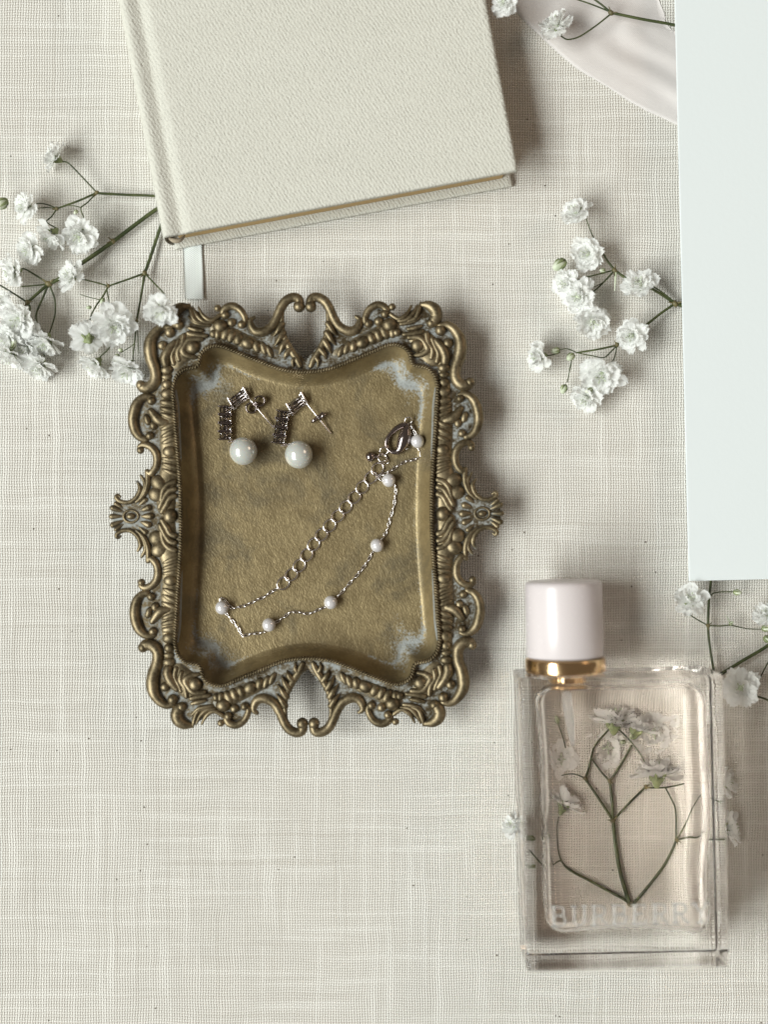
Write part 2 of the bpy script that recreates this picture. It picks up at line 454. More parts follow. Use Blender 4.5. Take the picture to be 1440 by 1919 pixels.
# ------------------------------------------------------------------ tray
def tray():
    C = W(574.5, 965, 65)
    K = (D - 65) / D
    root = empty('ornate_tray', (C.x, C.y, 0), math.radians(0.45))
    tag(root, 'antique bronze trinket tray with scrolled openwork rim and leather-grained floor', 'tray')
    rope_q = [(0, 268), (44, 273), (85, 288), (127, 305), (150, 315), (168, 318), (185, 313), (196, 301), (199, 287), (204, 279),
              (216, 276.5), (229, 273), (241, 261), (247, 243), (248, 230), (246, 200), (243, 155), (239.5, 110), (236, 55), (235, 0)]
    floor_q = [(0, 243), (44, 247), (92, 259), (130, 276), (150, 284), (164, 283), (172, 270), (175, 255), (182, 247), (198, 245),
               (212, 238), (218, 224), (217, 200), (213, 155), (209, 110), (206, 55), (205, 0)]
    outer_q = [(0, 289), (6, 297), (25, 318), (37, 338), (41, 362), (44, 383), (52, 370), (64, 353), (80, 344), (93, 346), (103, 353), (112, 361),
               (115, 373), (122, 385), (135, 392), (148, 389), (158, 381), (168, 373), (180, 371), (195, 379), (210, 389), (222, 391), (233, 389),
               (243, 381), (247, 371), (256, 359), (266, 354), (278, 346), (288, 330), (290, 313), (287, 294), (281, 277), (279, 261), (283, 248),
               (291, 240), (297, 230), (306, 222), (315, 211), (320, 198), (323, 179), (319, 160), (311, 149), (302, 142), (295, 134), (284, 121),
               (281, 106), (284, 91), (291, 80), (298, 70), (304, 50), (314, 35), (327, 27), (345, 26), (357, 29), (363, 15), (365, 0)]
    def full(q):
        q = [(a * K, b * K) for a, b in q]
        q1 = q[1:-1]
        return ([q[0]] + q1 + [q[-1]] + [(a, -b) for a, b in reversed(q1)] + [(q[0][0], -q[0][1])]
                + [(-a, -b) for a, b in q1] + [(-q[-1][0], q[-1][1])] + [(-a, b) for a, b in reversed(q1)])
    rope_p = spline(full(rope_q), 8, True); floor_p = spline(full(floor_q), 6, True); outer_p = spline(full(outer_q), 4, True)
    def radius(poly, th, far=True):
        dx, dy = math.cos(th), math.sin(th); best = None
        for i in range(len(poly)):
            (x1, y1), (x2, y2) = poly[i], poly[(i + 1) % len(poly)]
            ex, ey = x2 - x1, y2 - y1
            den = dx * ey - dy * ex
            if abs(den) < 1e-9: continue
            t = (x1 * ey - y1 * ex) / den; s = (x1 * dy - y1 * dx) / den
            if t > 0 and -1e-6 <= s <= 1 + 1e-6:
                if best is None or (t > best if far else t < best): best = t
        return best
    N = 960
    ths = [2 * math.pi * i / N for i in range(N)]
    Rr = [radius(rope_p, t) for t in ths]; Rf = [radius(floor_p, t) for t in ths]; Ro = [radius(outer_p, t) for t in ths]
    ZR, ZF = 68.0, 22.0
    def loft(rows, cap0=None, cap1=None, wash=None):
        mb = MB(); 
        if wash is not None: mb.attr = []
        for j, row in enumerate(rows):
            for i, (r, z) in enumerate(row):
                mb.v.append(Vector((r * math.cos(ths[i]), r * math.sin(ths[i]), z)))
                if wash is not None: mb.attr.append(wash(mb.v[-1]))
        for j in range(len(rows) - 1):
            for i in range(N):
                i2 = (i + 1) % N
                mb.f.append((j * N + i, (j + 1) * N + i, (j + 1) * N + i2, j * N + i2))
        return mb
    # basin: pressed floor with a coved wall
    corners = [(198, 262), (-198, 262), (198, -262), (-198, -262)]
    def wash(p):
        d = min(math.hypot(p.x - a * K, p.y - b * K) for a, b in corners)
        w = max(0.0, 1.0 - d / 105.0) * 0.8
        th = math.atan2(p.y, p.x); i = int(round(th / (2 * math.pi) * N)) % N
        e = abs(math.hypot(p.x, p.y) - Rf[i])
        w += 0.42 * max(0.0, 1 - e / 12.0)
        if p.z > 40: w *= max(0.0, 1 - (p.z - 40) / 20)
        if p.z > 48: w += 0.34 * min(1.0, (p.z - 48) / 14)
        return w
    rows = []
    for t in (1.0, 0.86, 0.72, 0.6, 0.48, 0.37, 0.27, 0.18, 0.1, 0.04, 0.0):
        row = []
        for i in range(N):
            r = Rf[i] + (Rr[i] - Rf[i]) * t
            z = ZF + (ZR - ZF) * (t ** 1.75)
            row.append((r, z))
        rows.append(row)
    for f in (0.97, 0.93, 0.86, 0.78, 0.66, 0.52, 0.36, 0.2, 0.08, 0.0015):
        rows.append([(Rf[i] * f, ZF - 0.9 * (1 - f)) for i in range(N)])
    mb = loft(rows, wash=wash); mb.build('basin', 'bronze_floor', root)
    # underside
    rows = [[(Rr[i] + 2, 58.0) for i in range(N)], [(Rr[i] - 2, 40.0) for i in range(N)], [(Rf[i] + 6, 10.0) for i in range(N)], [(Rf[i] + 2, 0.6) for i in range(N)],
            [(Rf[i] - 6, 0.6) for i in range(N)], [(Rf[i] - 12, 8.0) for i in range(N)], [(0.5, 9.0) for i in range(N)]]
    mb = loft(rows); mb.build('foot', 'bronze_ground', root)
    # rim ground
    rows = []
    for t in (0.0, 0.1, 0.25, 0.45, 0.65, 0.85, 1.0):
        rows.append([(Rr[i] - 1 + (Ro[i] - Rr[i] + 1) * t, 65.0 - 1.5 * t - 2.5 * math.sin(math.pi * min(1, t * 1.6)) - 4.0 * t * t) for i in range(N)])
    rows.append([(Ro[i] + 0.8, 55.5) for i in range(N)]); rows.append([(Ro[i] - 2.0, 50.0) for i in range(N)]); rows.append([(Rr[i] - 1, 54.0) for i in range(N)])
    mb = loft(rows); mb.build('rim', 'bronze_ground', root)
    # rope border: twisted cord, one bead per twist
    mb = MB(); tot = 0.0; L = []
    for i in range(len(rope_p)):
        a, b = rope_p[i], rope_p[(i + 1) % len(rope_p)]; L.append(tot); tot += math.hypot(b[0] - a[0], b[1] - a[1])
    nb = int(tot / 5.0); j = 0
    for k in range(nb):
        s = tot * k / nb
        while j + 1 < len(L) and L[j + 1] <= s: j += 1
        a, b = rope_p[j], rope_p[(j + 1) % len(rope_p)]
        dl = math.hypot(b[0] - a[0], b[1] - a[1]); t = (s - L[j]) / max(dl, 1e-6)
        x, y = a[0] + (b[0] - a[0]) * t, a[1] + (b[1] - a[1]) * t
        ang = math.atan2(b[1] - a[1], b[0] - a[0])
        ball(mb, (x, y, 69.5), 5.9, 2.4, 5.4, ang + 0.95, u=8, v=6)
    rp = mb.build('rope_border', 'bronze', root); tag(rp, kind='stuff')

    # ---- relief pieces, drawn in one quadrant and mirrored
    ZT = 61.0
    pieces = []          # (name, MB)
    def T(name, pts, rad, balls=(), z=ZT, flat=1.0, segs=10):
        mb = MB()
        if isinstance(rad, (int, float)): rad = [rad] * len(pts)
        zz = z if isinstance(z, (list, tuple)) else [z] * len(pts)
        g = 1.28 if name in ('wave_ridge', 'flower_stalk') else 1.17
        tube(mb, [(p[0] * K, p[1] * K, zz[i], rad[i] * K * g) for i, p in enumerate(pts)], segs=segs, n=4, flat=flat)
        for (bx, by, br) in balls: ball(mb, (bx * K, by * K, (zz[0]) + 1.5), br * K, br * K, br * 1.0 * K)
        pieces.append((name, mb))
    def B(name, x, y, rx, ry=None, rot=0.0, z=63.5, rz=None):
        mb = MB(); ry = rx if ry is None else ry
        ball(mb, (x * K, y * K, z - 1), rx * K * 1.3, ry * K * 1.28, (rz if rz else min(rx, ry) * 0.95) * K * 1.15, rot, u=14, v=8); pieces.append((name, mb))
    # handle scroll and its acanthus leaf
    T('handle_scroll', [(10, 397), (13, 406), (24, 408), (37, 401), (46, 387), (53, 370), (64, 353), (80, 344), (93, 345.5), (101, 355), (102, 366), (96, 371)],
      [8, 8, 8, 8, 8, 8, 8, 8.5, 8, 7, 5, 3.5], [(11, 391, 11.5)])
    def leaf():
        mb = MB()
        tube(mb, [(x * K, y * K, 62, r) for x, y, r in [(41, 388, 3), (44, 360, 5), (41, 338, 6), (30, 314, 7), (16, 292, 6.5), (10, 279, 5)]], segs=8, n=4, flat=0.9)
        for a, b, c, r in (((43, 358), (50, 347), (59, 336), 6.5), ((41, 341), (48, 330), (57, 318), 7), ((36, 326), (43, 315), (49, 302), 7), ((28, 311), (36, 301), (39, 292), 6.5),
                           ((18, 296), (24, 288), (23, 277), 4.5)):
            tube(mb, [(a[0] * K, a[1] * K, 63, r), (b[0] * K, b[1] * K, 66, r * 0.8), (c[0] * K, c[1] * K, 64, 1.3)], segs=7, n=4)
        pieces.append(('acanthus_leaf', mb))
    leaf()
    T('scroll', [(114, 360), (112.5, 369), (121, 385), (135, 393), (148, 390), (154, 382)], [5, 5.5, 6, 6.5, 6.5, 6], [(119, 358, 8.5), (150, 376, 8.5)])
    B('bead', 164, 389, 5.5)
    def flame():
        mb = MB()
        for pts, r in (([(161, 375), (176, 366), (191, 375), (200, 391)], 4.5), ([(176, 363), (190, 364), (203, 376), (211, 392)], 4.5),
                       ([(190, 362), (206, 366), (214, 383), (217, 397)], 5), ([(180, 357), (196, 359), (208, 363), (219, 374)], 4)):
            tube(mb, [(p[0] * K, p[1] * K, 62 + (2 if 0 < i < 3 else 0), (r, r, r * 0.9, 2)[i]) for i, p in enumerate(pts)], segs=7, n=4)
        pieces.append(('flame_leaf', mb))
    flame()
    T('corner_hook', [(221, 393), (233, 391), (244, 383), (247, 371), (242, 362)], [5, 8.5, 10.5, 10.5, 10], [(237, 358, 10)])
    T('scroll', [(254, 353), (266, 355), (279, 347), (290, 330), (292, 313), (289, 294), (283, 277), (281, 261), (285, 249), (295, 241), (305, 242)],
      [6, 6.5, 8, 10, 11, 10.5, 10, 10, 10, 10, 9.5], [(254, 344, 10.5), (309, 246, 10)])
    T('scroll', [(289, 223), (297, 225), (308, 221), (317, 211), (322, 198), (325, 179), (321, 160), (312, 148), (301, 144)],
      [5, 6, 7, 8.5, 9, 8.5, 8, 6.5, 5.5], [(290, 216, 8.5), (293, 151, 8.5)])
    T('scroll', [(313, 130), (306, 134), (293, 131), (283, 120), (280, 106), (283, 91), (292, 80), (298, 83)], [4.5, 5.5, 6.5, 7, 7, 6.5, 6, 5], [(311, 124, 7.5)])
    def side_leaf():
        mb = MB()
        for pts, rr in (([(299, 84), (298, 61), (306, 40), (320, 27)], (5, 6, 5, 3)), ([(311, 76), (303, 62), (306, 46), (314, 34)], (3, 4.5, 4.5, 3)),
                        ([(318, 65), (312, 53), (318, 37), (331, 27), (346, 27), (357, 34), (355, 40), (350, 37)], (2.5, 5, 5, 4.5, 4.5, 4.5, 3.5, 2.5))):
            tube(mb, [(p[0] * K, p[1] * K, 61 + (1 if i else 0), rr[i]) for i, p in enumerate(pts)], segs=7, n=4)
        pieces.append(('curled_leaf', mb))
    side_leaf()
    # palmette ribs
    for (x0, y0, x1, y1, r) in ((313, 10, 297, 16, 7), (317, 19, 303, 30, 5.5), (345, 8, 364, 16, 6), (346, 15, 358, 24, 4.8)):
        mb = MB(); tube(mb, [(x0 * K, y0 * K, 60, 2), ((x0 + x1) / 2 * K, (y0 + y1) / 2 * K, 61.5, r * 0.7), (x1 * K, y1 * K, 61, r)], segs=8, n=4)
        pieces.append(('palmette_rib', mb))
    T('moulding', [(56, 303), (90, 317), (125, 332), (152, 345), (170, 352)], [8, 12, 14, 14, 10], z=58.5, segs=12, flat=0.5)
    T('moulding', [(261, 300), (260, 270), (260, 247), (259, 228), (258, 205), (258, 180), (257, 150), (256, 118), (256, 90), (260, 66), (264, 46), (262, 14)], [14, 13, 13, 15, 17, 18, 18, 18, 18, 19, 19, 18], z=57.5, segs=12, flat=0.5)
    T('moulding', [(240, 292), (226, 316), (204, 338)], [20, 24, 18], z=55.5, segs=12, flat=0.5)
    # inner band
    B('boss', 211, 316, 10.5, z=65, rz=9)
    for pts, r in (([(205, 297), (220, 300), (230, 308), (224, 321), (214, 331), (195, 331)], [3, 5, 6, 5.5, 5.5, 4]),
                   ([(237, 293), (239, 308), (230, 322), (228, 338)], [4, 5, 5, 4]), ([(247, 286), (250, 301), (243, 315), (238, 328)], [4, 4.5, 4.5, 3.5]),
                   ([(246, 324), (257, 310), (263, 296), (262, 286)], [5, 7.5, 8, 7]),
                   ([(186, 337), (206, 339), (219, 342)], [3.5, 4.5, 4]), ([(194, 347), (206, 349), (217, 352)], [3, 4, 3])):
        T('wave_ridge', pts, r, z=64.5, segs=8)
    B('bead', 268, 320, 7.5); B('bead', 260.5, 274, 9.5, 7.5); B('bead', 260.5, 261, 8.5, 5.5); B('bead', 260, 247, 8, 7.5); B('bead', 259, 229, 11, 9); B('gadroon', 258.5, 212, 13, 6.5, 0.15, z=63, rz=7)
    B('bud_ornament', 159, 355, 11.5, 10.5); B('bead', 172, 341, 6.5); B('bead', 164, 341, 6, 9); B('bead', 138, 362, 7)
    for x, y, rx, ry, rot in ((149, 341, 7, 11.5, 0.5), (138, 336, 7, 11, 0.45), (125, 330.5, 7.5, 10, 0.45), (108, 323, 11.5, 9.5, 0.45), (91, 316, 7, 10, -0.2), (78, 313, 5.5, 11, -0.35), (67, 307, 5, 11, -0.45)):
        B('gadroon', x, y, rx, ry, rot, z=63)
    for x, y, rx, ry, rot in ((258, 199, 14, 5.5, 0.25), (257, 187, 14.5, 5.5, 0.35), (257, 168, 15, 5.5, -0.4), (256, 155, 15, 5.5, -0.45), (255, 142, 14.5, 5.5, -0.4)):
        B('gadroon', x, y, rx, ry, rot, z=63, rz=7.5)
    T('flower_stalk', [(262, 175), (277, 180), (291, 197)], [6, 8, 5], z=63, segs=8)
    B('bud_ornament', 298, 181, 5, 9, -0.3); B('bud_ornament', 286, 170, 6, 7)
    B('boss', 256, 121, 11, 9.5); B('gadroon', 255, 106, 14, 5, 0.15, z=63, rz=7); B('gadroon', 255, 94, 14.5, 5, 0.3, z=63, rz=7); B('gadroon', 255, 82, 14.5, 5, 0.4, z=63, rz=7)
    B('boss', 276, 62, 14, 12, 0.5, z=62, rz=9); B('boss', 281, 41, 13, 12, z=62, rz=9)
    for pts in ([(247, 64), (258, 60), (268, 48), (272, 30)], [(247, 50), (257, 47), (266, 34), (275, 17)], [(247, 37), (256, 33), (263, 20), (271, 8)]):
        T('wave_ridge', pts, [4.5, 5, 5, 4.2], z=66, segs=8)
    for name, mb in pieces:
        me = mb.mesh(name, 'bronze')
        for sx, sy in ((1, 1), (-1, 1), (1, -1), (-1, -1)):
            put(name, me, root, scale=(sx, sy, 1))
    # pieces on the axis of symmetry
    for sx in (1, -1):
        mb = MB(); ball(mb, (sx * 256 * K, 0, 64), 14 * K, 15 * K, 12); mb.build('boss', 'bronze', root)
        mb = MB(); ball(mb, (sx * 330 * K, 0, 63), 9 * K, 6.5 * K, 7); o = mb.build('rosette', 'bronze', root)
        mb = MB(); tube(mb, [(sx * 330 * K + 14 * K * math.cos(a), 11.5 * K * math.sin(a), 62.5, 2.4) for a in [2 * math.pi * k / 12 for k in range(12)]], segs=7, n=3, closed=True)
        mb.build('rosette_ring', 'bronze', o)
        for (x0, x1, r) in ((312, 293, 7.5), (346, 366, 5.5)):
            mb = MB(); tube(mb, [(sx * x0 * K, 0, 60, 2), (sx * (x0 + x1) / 2 * K, 0, 61.5, r * 0.7), (sx * x1 * K, 0, 61, r)], segs=8, n=4)
            mb.build('palmette_rib', 'bronze', root)
tray()
TF = 21.6          # floor of the tray

# ------------------------------------------------------------------ book
def book():
    H = 96.0
    bl = W(303, 444, H); a = math.radians(10.6)
    root = empty('book', (bl.x, bl.y, 0), a)
    tag(root, 'cream cloth-bound notebook with gilt page edges and ribbon marker', 'book')
    Wd, Ht = 655, 900
    T = 17.0
    rnd = random.Random(4)
    # upper board with French groove near the spine; gridded so that the groove is real
    def board(z0, z1, x0, x1, y0, y1, groove, name):
        mb = MB()
        xs = [x0, x0 + 2, x0 + 6] + [x0 + (x1 - x0) * k / 70 for k in range(1, 70)] + [x1 - 4, x1 - 1.5, x1]
        xs = sorted(set(xs))
        def top(x):
            z = z1
            e = min(x - x0 if groove is None else 99, x1 - x); z -= max(0, 4 - e) ** 2 * 0.35
            if groove is not None:
                z -= 9.5 * math.exp(-((x - groove) / 8.5) ** 2)
                if x < 12: z -= (12 - x) ** 2 * 0.06
            return z
        ys = [y0, y0 + 1.2, y0 + 4, y1]
        n = len(xs)
        for j, y in enumerate(ys):
            d = (3.0, 0.9, 0.0, 0.0)[j]
            for x in xs: mb.v.append(Vector((x, y, top(x) - d)))
        for j in range(3):
            for i in range(n - 1): mb.f.append((j * n + i, j * n + i + 1, (j + 1) * n + i + 1, (j + 1) * n + i))
        o = len(mb.v)
        for x in xs: mb.v.append(Vector((x, y0 + 0.6, z0)))
        for x in xs: mb.v.append(Vector((x, y1, z0)))
        for i in range(n - 1):
            mb.f.append((o + i, o + i + 1, i + 1, i)); mb.f.append((o + n + i, o + n + i + 1, o + i + 1, o + i))
        # ends
        for (i, rev) in ((0, False), (n - 1, True)):
            f = [o + i, i, n + i, 2 * n + i, 3 * n + i, o + n + i]
            mb.f.append(tuple(reversed(f)) if rev else tuple(f))
        return mb.build(name, 'book', root)
    board(H - T, H, 4, Wd, 0, Ht, 36, 'front_cover')
    board(0.8, T - 3, 10, Wd - 3, -8, Ht, None, 'back_cover')
    mb = MB()   # rounded spine
    prof = [(16, 1.0), (6, 4), (0.5, 14), (-2, 30), (-2.5, 50), (-1.5, 70), (2, 86), (9, 93.5), (12, 93)]
    prof = spline(prof, 4)
    for y in (1.5, 3.0, Ht):
        d = 2.5 if y < 2 else 0
        for x, z in prof: mb.v.append(Vector((x + d, y, z - d * 0.3)))
    n = len(prof)
    for j in range(2):
        for i in range(n - 1): mb.f.append((j * n + i, j * n + i + 1, (j + 1) * n + i + 1, (j + 1) * n + i))
    sp = mb.build('spine', 'book', root)
    mb = MB(); bevel_box(mb, (22, 8.5, T - 2.5), (Wd - 20, Ht, H - T - 0.5), 1.5, 2); mb.build('page_block', 'pages', root)
    mb = MB()   # folded cloth and headband at the foot of the spine
    tube(mb, [(10, 2, 60, 3), (17, -3, 62, 4.5), (27, -4, 60, 4), (36, 3, 56, 2)], segs=8, n=4, flat=1.4)
    mb.build('headband', 'headband', sp)
    # ribbon marker hanging out of the foot
    mb = MB(); ia = Matrix.Rotation(-a, 3, 'Z')
    def loc(px, py, z): return ia @ (W(px, py, z) - Vector((bl.x, bl.y, 0)))
    rows = [(346, 400, 40), (345, 425, 24), (344.5, 437, 12), (345, 452, 5), (346, 480, 3.2), (347.5, 515, 3.0), (348, 545, 5), (349, 561, 6)]
    rows = spline(rows, 4)
    for (px, py, z) in rows:
        for k, dx in enumerate((0, 3, 10, 18, 26, 33, 36)):
            mb.v.append(loc(px + dx - 3, py, z + (0.8 if k in (0, 6) else 0) + 0.6 * math.sin(dx * 0.2 + py * 0.05)))
    for j in range(len(rows) - 1):
        for i in range(6): q = j * 7 + i; mb.f.append((q, q + 7, q + 8, q + 1))
    # underside, so that the ribbon has body
    o = len(mb.v); mb.v += [v - Vector((0, 0, 1.2)) for v in mb.v[:o]]
    mb.f += [tuple(reversed([i + o for i in f])) for f in list(mb.f)]
    L = len(rows)
    for j in range(L - 1):
        for e in (0, 6): q = j * 7 + e; mb.f.append((q, q + 7, q + 7 + o, q + o))
    for i in range(6): q = (L - 1) * 7 + i; mb.f.append((q, q + 1, q + 1 + o, q + o))
    tag(mb.build('ribbon_marker', 'ribbon', root), 'pale grey-green satin ribbon marker')
book()

# ------------------------------------------------------------------ white card and silk
def card():
    z = 46.0
    A = W(1266, 0, z); B = W(1292.5, 1089, z)
    d = (B - A); ang = math.atan2(d.x, -d.y)
    root_loc = (B.x, B.y, 0)
    mb = MB(); bevel_box(mb, (0, 0, z - 5), (560, 1500, z), 1.3, 2)
    o = mb.build('paper_card', 'card', None, loc=root_loc, smooth=False); o.rotation_euler = (0, 0, ang)
    tag(o, 'blank white heavy paper card lying over the flower stems at right edge', 'card')
card()
def silk():
    mb = MB(); rnd = random.Random(11)
    lower = spline([(930, -160), (945, -50), (975, 25), (1012, 66), (1080, 126), (1170, 184), (1275, 236), (1400, 300), (1560, 400)], 10)
    upper = spline([(1130, -160), (1195, -60), (1236, -10), (1243, 28), (1256, 52), (1290, 75), (1350, 100), (1450, 150), (1600, 240)], 10)
    n = len(lower); m = 26
    for j in range(n):
        for i in range(m + 1):
            t = i / m; px = lower[j][0] * (1 - t) + upper[j][0] * t; py = lower[j][1] * (1 - t) + upper[j][1] * t
            s = j / n
            f = (0.5 + 0.5 * math.sin(t * 9 + 1.9 * math.sin(s * 6))) * 0.6 + 0.4 * (0.5 + 0.5 * math.sin(t * 21 + s * 11 + 1.5 * math.sin(s * 17)))
            z = 1.5 + 7 * f * min(1, t * 3.2) * min(1, (1 - t) * 3.5)
            edge = rnd.uniform(-1.2, 1.2) + 5 * math.sin(s * 19) + 3 * math.sin(s * 41) if i in (0, m) else 0
            mb.v.append(W(px + edge, py + edge, z))
    for j in range(n - 1):
        for i in range(m): q = j * (m + 1) + i; mb.f.append((q, q + 1, q + m + 2, q + m + 1))
    o0 = len(mb.v); mb.v += [v - Vector((0, 0, 1.3)) for v in mb.v[:o0]]
    mb.f += [tuple(reversed([i + o0 for i in f])) for f in list(mb.f)]
    for j in range(n - 1):
        for e in (0, m): q = j * (m + 1) + e; mb.f.append((q, q + m + 1, q + m + 1 + o0, q + o0))
    o = mb.build('silk_ribbon', 'silk')
    tag(o, 'crumpled blush silk ribbon running under the card at top right', 'ribbon')
silk()

# ------------------------------------------------------------------ gypsophila
def petal_mesh(seed):
    rnd = random.Random(seed); mb = MB()
    ns, nw = 6, 6
    ruf = rnd.uniform(0, 6); notch = rnd.uniform(0.02, 0.13); wid = rnd.uniform(0.50, 0.70); curl = rnd.uniform(-0.25, 0.35)
    for j in range(ns + 1):
        s = j / ns
        w = wid * (0.12 + 0.88 * math.sin(min(1, s * 1.12) * math.pi * 0.5) ** 1.3) * (1 - 0.42 * max(0, (s - 0.74) / 0.26) ** 2)
        for i in range(nw + 1):
            t = i / nw * 2 - 1
            x = s * (1 - 0.12 * t * t * s) - (notch if (i == nw // 2 and j == ns) else 0)
            y = t * w * 0.5
            z = 0.10 * t * t * w + curl * s * s * 0.5 + 0.075 * s * math.sin(ruf + t * 6.5 + s * 5)
            if j == ns: x += rnd.uniform(-0.035, 0.03); z += rnd.uniform(-0.04, 0.04)
            mb.v.append(Vector((x, y, z)))
    for j in range(ns):
        for i in range(nw): q = j * (nw + 1) + i; mb.f.append((q, q + 1, q + nw + 2, q + nw + 1))
    me = mb.mesh('petal', 'petal', mul=S); return me
PETALS = [petal_mesh(100 + k) for k in range(9)]
def core_mesh():
    mb = MB(); ball(mb, (0, 0, 0.16), 0.13, 0.13, 0.2, u=8, v=5)
    for k in range(4):
        a = k * 1.6; tube(mb, [(0, 0, 0.2, 0.02), (0.1 * math.cos(a), 0.1 * math.sin(a), 0.42, 0.018), (0.18 * math.cos(a), 0.18 * math.sin(a), 0.52, 0.03)], segs=5, n=2)
    return mb.mesh('flower', 'bud', mul=S)
CORE = core_mesh()
def calyx_mesh():
    mb = MB()
    prof = [(-0.42, 0.03), (-0.36, 0.10), (-0.22, 0.17), (-0.05, 0.22)]
    vs = []; sg = 10
    for z, r in prof:
        for k in range(sg): a = 2 * math.pi * k / sg; vs.append((r * math.cos(a), r * math.sin(a), z))
    fs = [(j * sg + k, j * sg + (k + 1) % sg, (j + 1) * sg + (k + 1) % sg, (j + 1) * sg + k) for j in range(3) for k in range(sg)]
    fs.append(tuple(reversed(range(sg))))
    mb.add(vs, fs)
    for k in range(5):
        a = 2 * math.pi * k / 5
        tube(mb, [(0.19 * math.cos(a), 0.19 * math.sin(a), -0.12, 0.07), (0.27 * math.cos(a), 0.27 * math.sin(a), 0.03, 0.06), (0.36 * math.cos(a), 0.36 * math.sin(a), 0.14, 0.015)], segs=5, n=2)
    return mb.mesh('calyx', 'calyx', mul=S)
CALYX = calyx_mesh()
def bud_mesh():
    mb = MB(); ball(mb, (0, 0, 0.2), 0.62, 0.62, 0.95, u=10, v=7); return mb.mesh('bud', 'bud', mul=S)
BUD = bud_mesh()
def sepal_mesh():
    mb = MB()
    for k in range(5):
        a = 2 * math.pi * k / 5; c, s = math.cos(a), math.sin(a)
        tube(mb, [(0.3 * c, 0.3 * s, -0.62, 0.2), (0.58 * c, 0.58 * s, -0.2, 0.2), (0.60 * c, 0.60 * s, 0.3, 0.12), (0.45 * c, 0.45 * s, 0.72, 0.03)], segs=5, n=2)
    ball(mb, (0, 0, -0.65), 0.32, 0.32, 0.25, u=8, v=5)
    return mb.mesh('sepals', 'calyx', mul=S)
SEPAL = sepal_mesh()
frnd = random.Random(21)
def basis(axis, spin):
    z = axis.normalized(); x = Vector((0, 0, 1)).cross(z)
    if x.length < 1e-3: x = Vector((1, 0, 0))
    x.normalize(); y = z.cross(x)
    return Matrix((x, y, z)).transposed() @ Matrix.Rotation(spin, 3, 'Z')
def flower(root, px, py, r, z, stem=None, up=0.9, n=(9, 9, 8, 4), spread=1.0, flat=False):
    """stem: photo position of the stalk end, the bloom faces away from it; up: how much it faces the camera"""
    c = W(px, py, z); r = r * (D - z) / D * (1.6 if flat else 1.3)
    if stem is not None:
        d = W(px, py, z) - W(stem[0], stem[1], z)
        d = Vector((d.x, d.y, 0)); d = d.normalized() if d.length > 1 else Vector((0, 0, 0))
        axis = d + Vector((0, 0, up))
    else:
        axis = Vector((frnd.uniform(-0.5, 0.5), frnd.uniform(-0.5, 0.5), 1.0 if up >= 0 else -1.0))
    axis.normalize()
    if flat == 'up':                                              # pressed between the cloth and the bottle
        axis = Vector((0, 0, 1.0 if up >= 0 else -1.0))
    elif flat: axis = Vector((axis.x, axis.y, 0.0)).normalized()
    R = basis(axis, 0.0 if flat else frnd.uniform(0, 6.28))
    o = put('flower', CORE, root, loc=c - axis * (r * 0.30) - root_off[root.name], rot=R.to_euler(), scale=(r, r * 0.36 if flat is True else r, r * 0.4 if flat == 'up' else r))
    layers = ((4, 0.95, n[0]), (24, 0.88, n[1]), (46, 0.72, n[2]), (68, 0.55, n[3]))
    for el, ln, cnt in layers:
        ph = frnd.uniform(0, 6.28)
        for k in range(cnt):
            a = ph + 2 * math.pi * k / cnt + frnd.uniform(-0.25, 0.25)
            e = math.radians(el * spread + frnd.uniform(-13, 13))
            L = ln * frnd.uniform(0.85, 1.1)
            p = put('petal', PETALS[frnd.randrange(len(PETALS))], o)
            p.rotation_euler = (Matrix.Rotation(a, 3, 'Z') @ Matrix.Rotation(-e, 3, 'Y') @ Matrix.Rotation(frnd.uniform(-0.35, 0.35), 3, 'X')).to_euler()
            p.scale = (L, L * frnd.uniform(0.9, 1.2), L)
    put('calyx', CALYX, o)
    return c - axis * (r * 0.68)
def bud(root, px, py, r, z, stem=None, up=0.2):
    c = W(px, py, z)
    d = (c - W(stem[0], stem[1], z)) if stem else Vector((0, 0, 1))
    d = Vector((d.x, d.y, 0)).normalized() + Vector((0, 0, up)) if stem else d
    o = put('bud', BUD, root, loc=c - root_off[root.name], rot=basis(d, frnd.uniform(0, 6)).to_euler(), scale=(r, r, r))
    put('sepals', SEPAL, o)
    return c - d.normalized() * r * 0.8
root_off = {}
def sprig(px, py, label):
    c = W(px, py, 0); root = empty('flower_sprig', (c.x, c.y, 0)); root_off[root.name] = Vector((c.x, c.y, 0))
    tag(root, label, 'flower sprig', 'white gypsophila sprigs laid on the linen')
    return root
def stem(root, pts, r0, r1=None, mat='stem', end=None):
    """pts: (px,py,z) in the photo; end: an exact point to finish at (calyx)"""
    r1 = r0 if r1 is None else r1
    Q = [W(*p) - root_off[root.name] for p in pts]
    if end is not None: Q.append(end - root_off[root.name])
    n = len(Q)
    mb = MB(); tube(mb, [(q.x, q.y, q.z, r0 + (r1 - r0) * i / max(1, n - 1)) for i, q in enumerate(Q)], segs=7, n=4)
    return mb.build('stem', mat, root)
def knot(root, px, py, z, r):
    mb = MB(); q = W(px, py, z) - root_off[root.name]; ball(mb, q, r * 1.25, r, r, frnd.uniform(0, 3), u=8, v=6)
    for k in range(2):
        a = frnd.uniform(0, 6.28); tube(mb, [(q.x, q.y, q.z, r * 0.5), (q.x + r * 2.2 * math.cos(a), q.y + r * 2.2 * math.sin(a), q.z + r, r * 0.15)], segs=5, n=2)
    return mb.build('node', 'node', root)

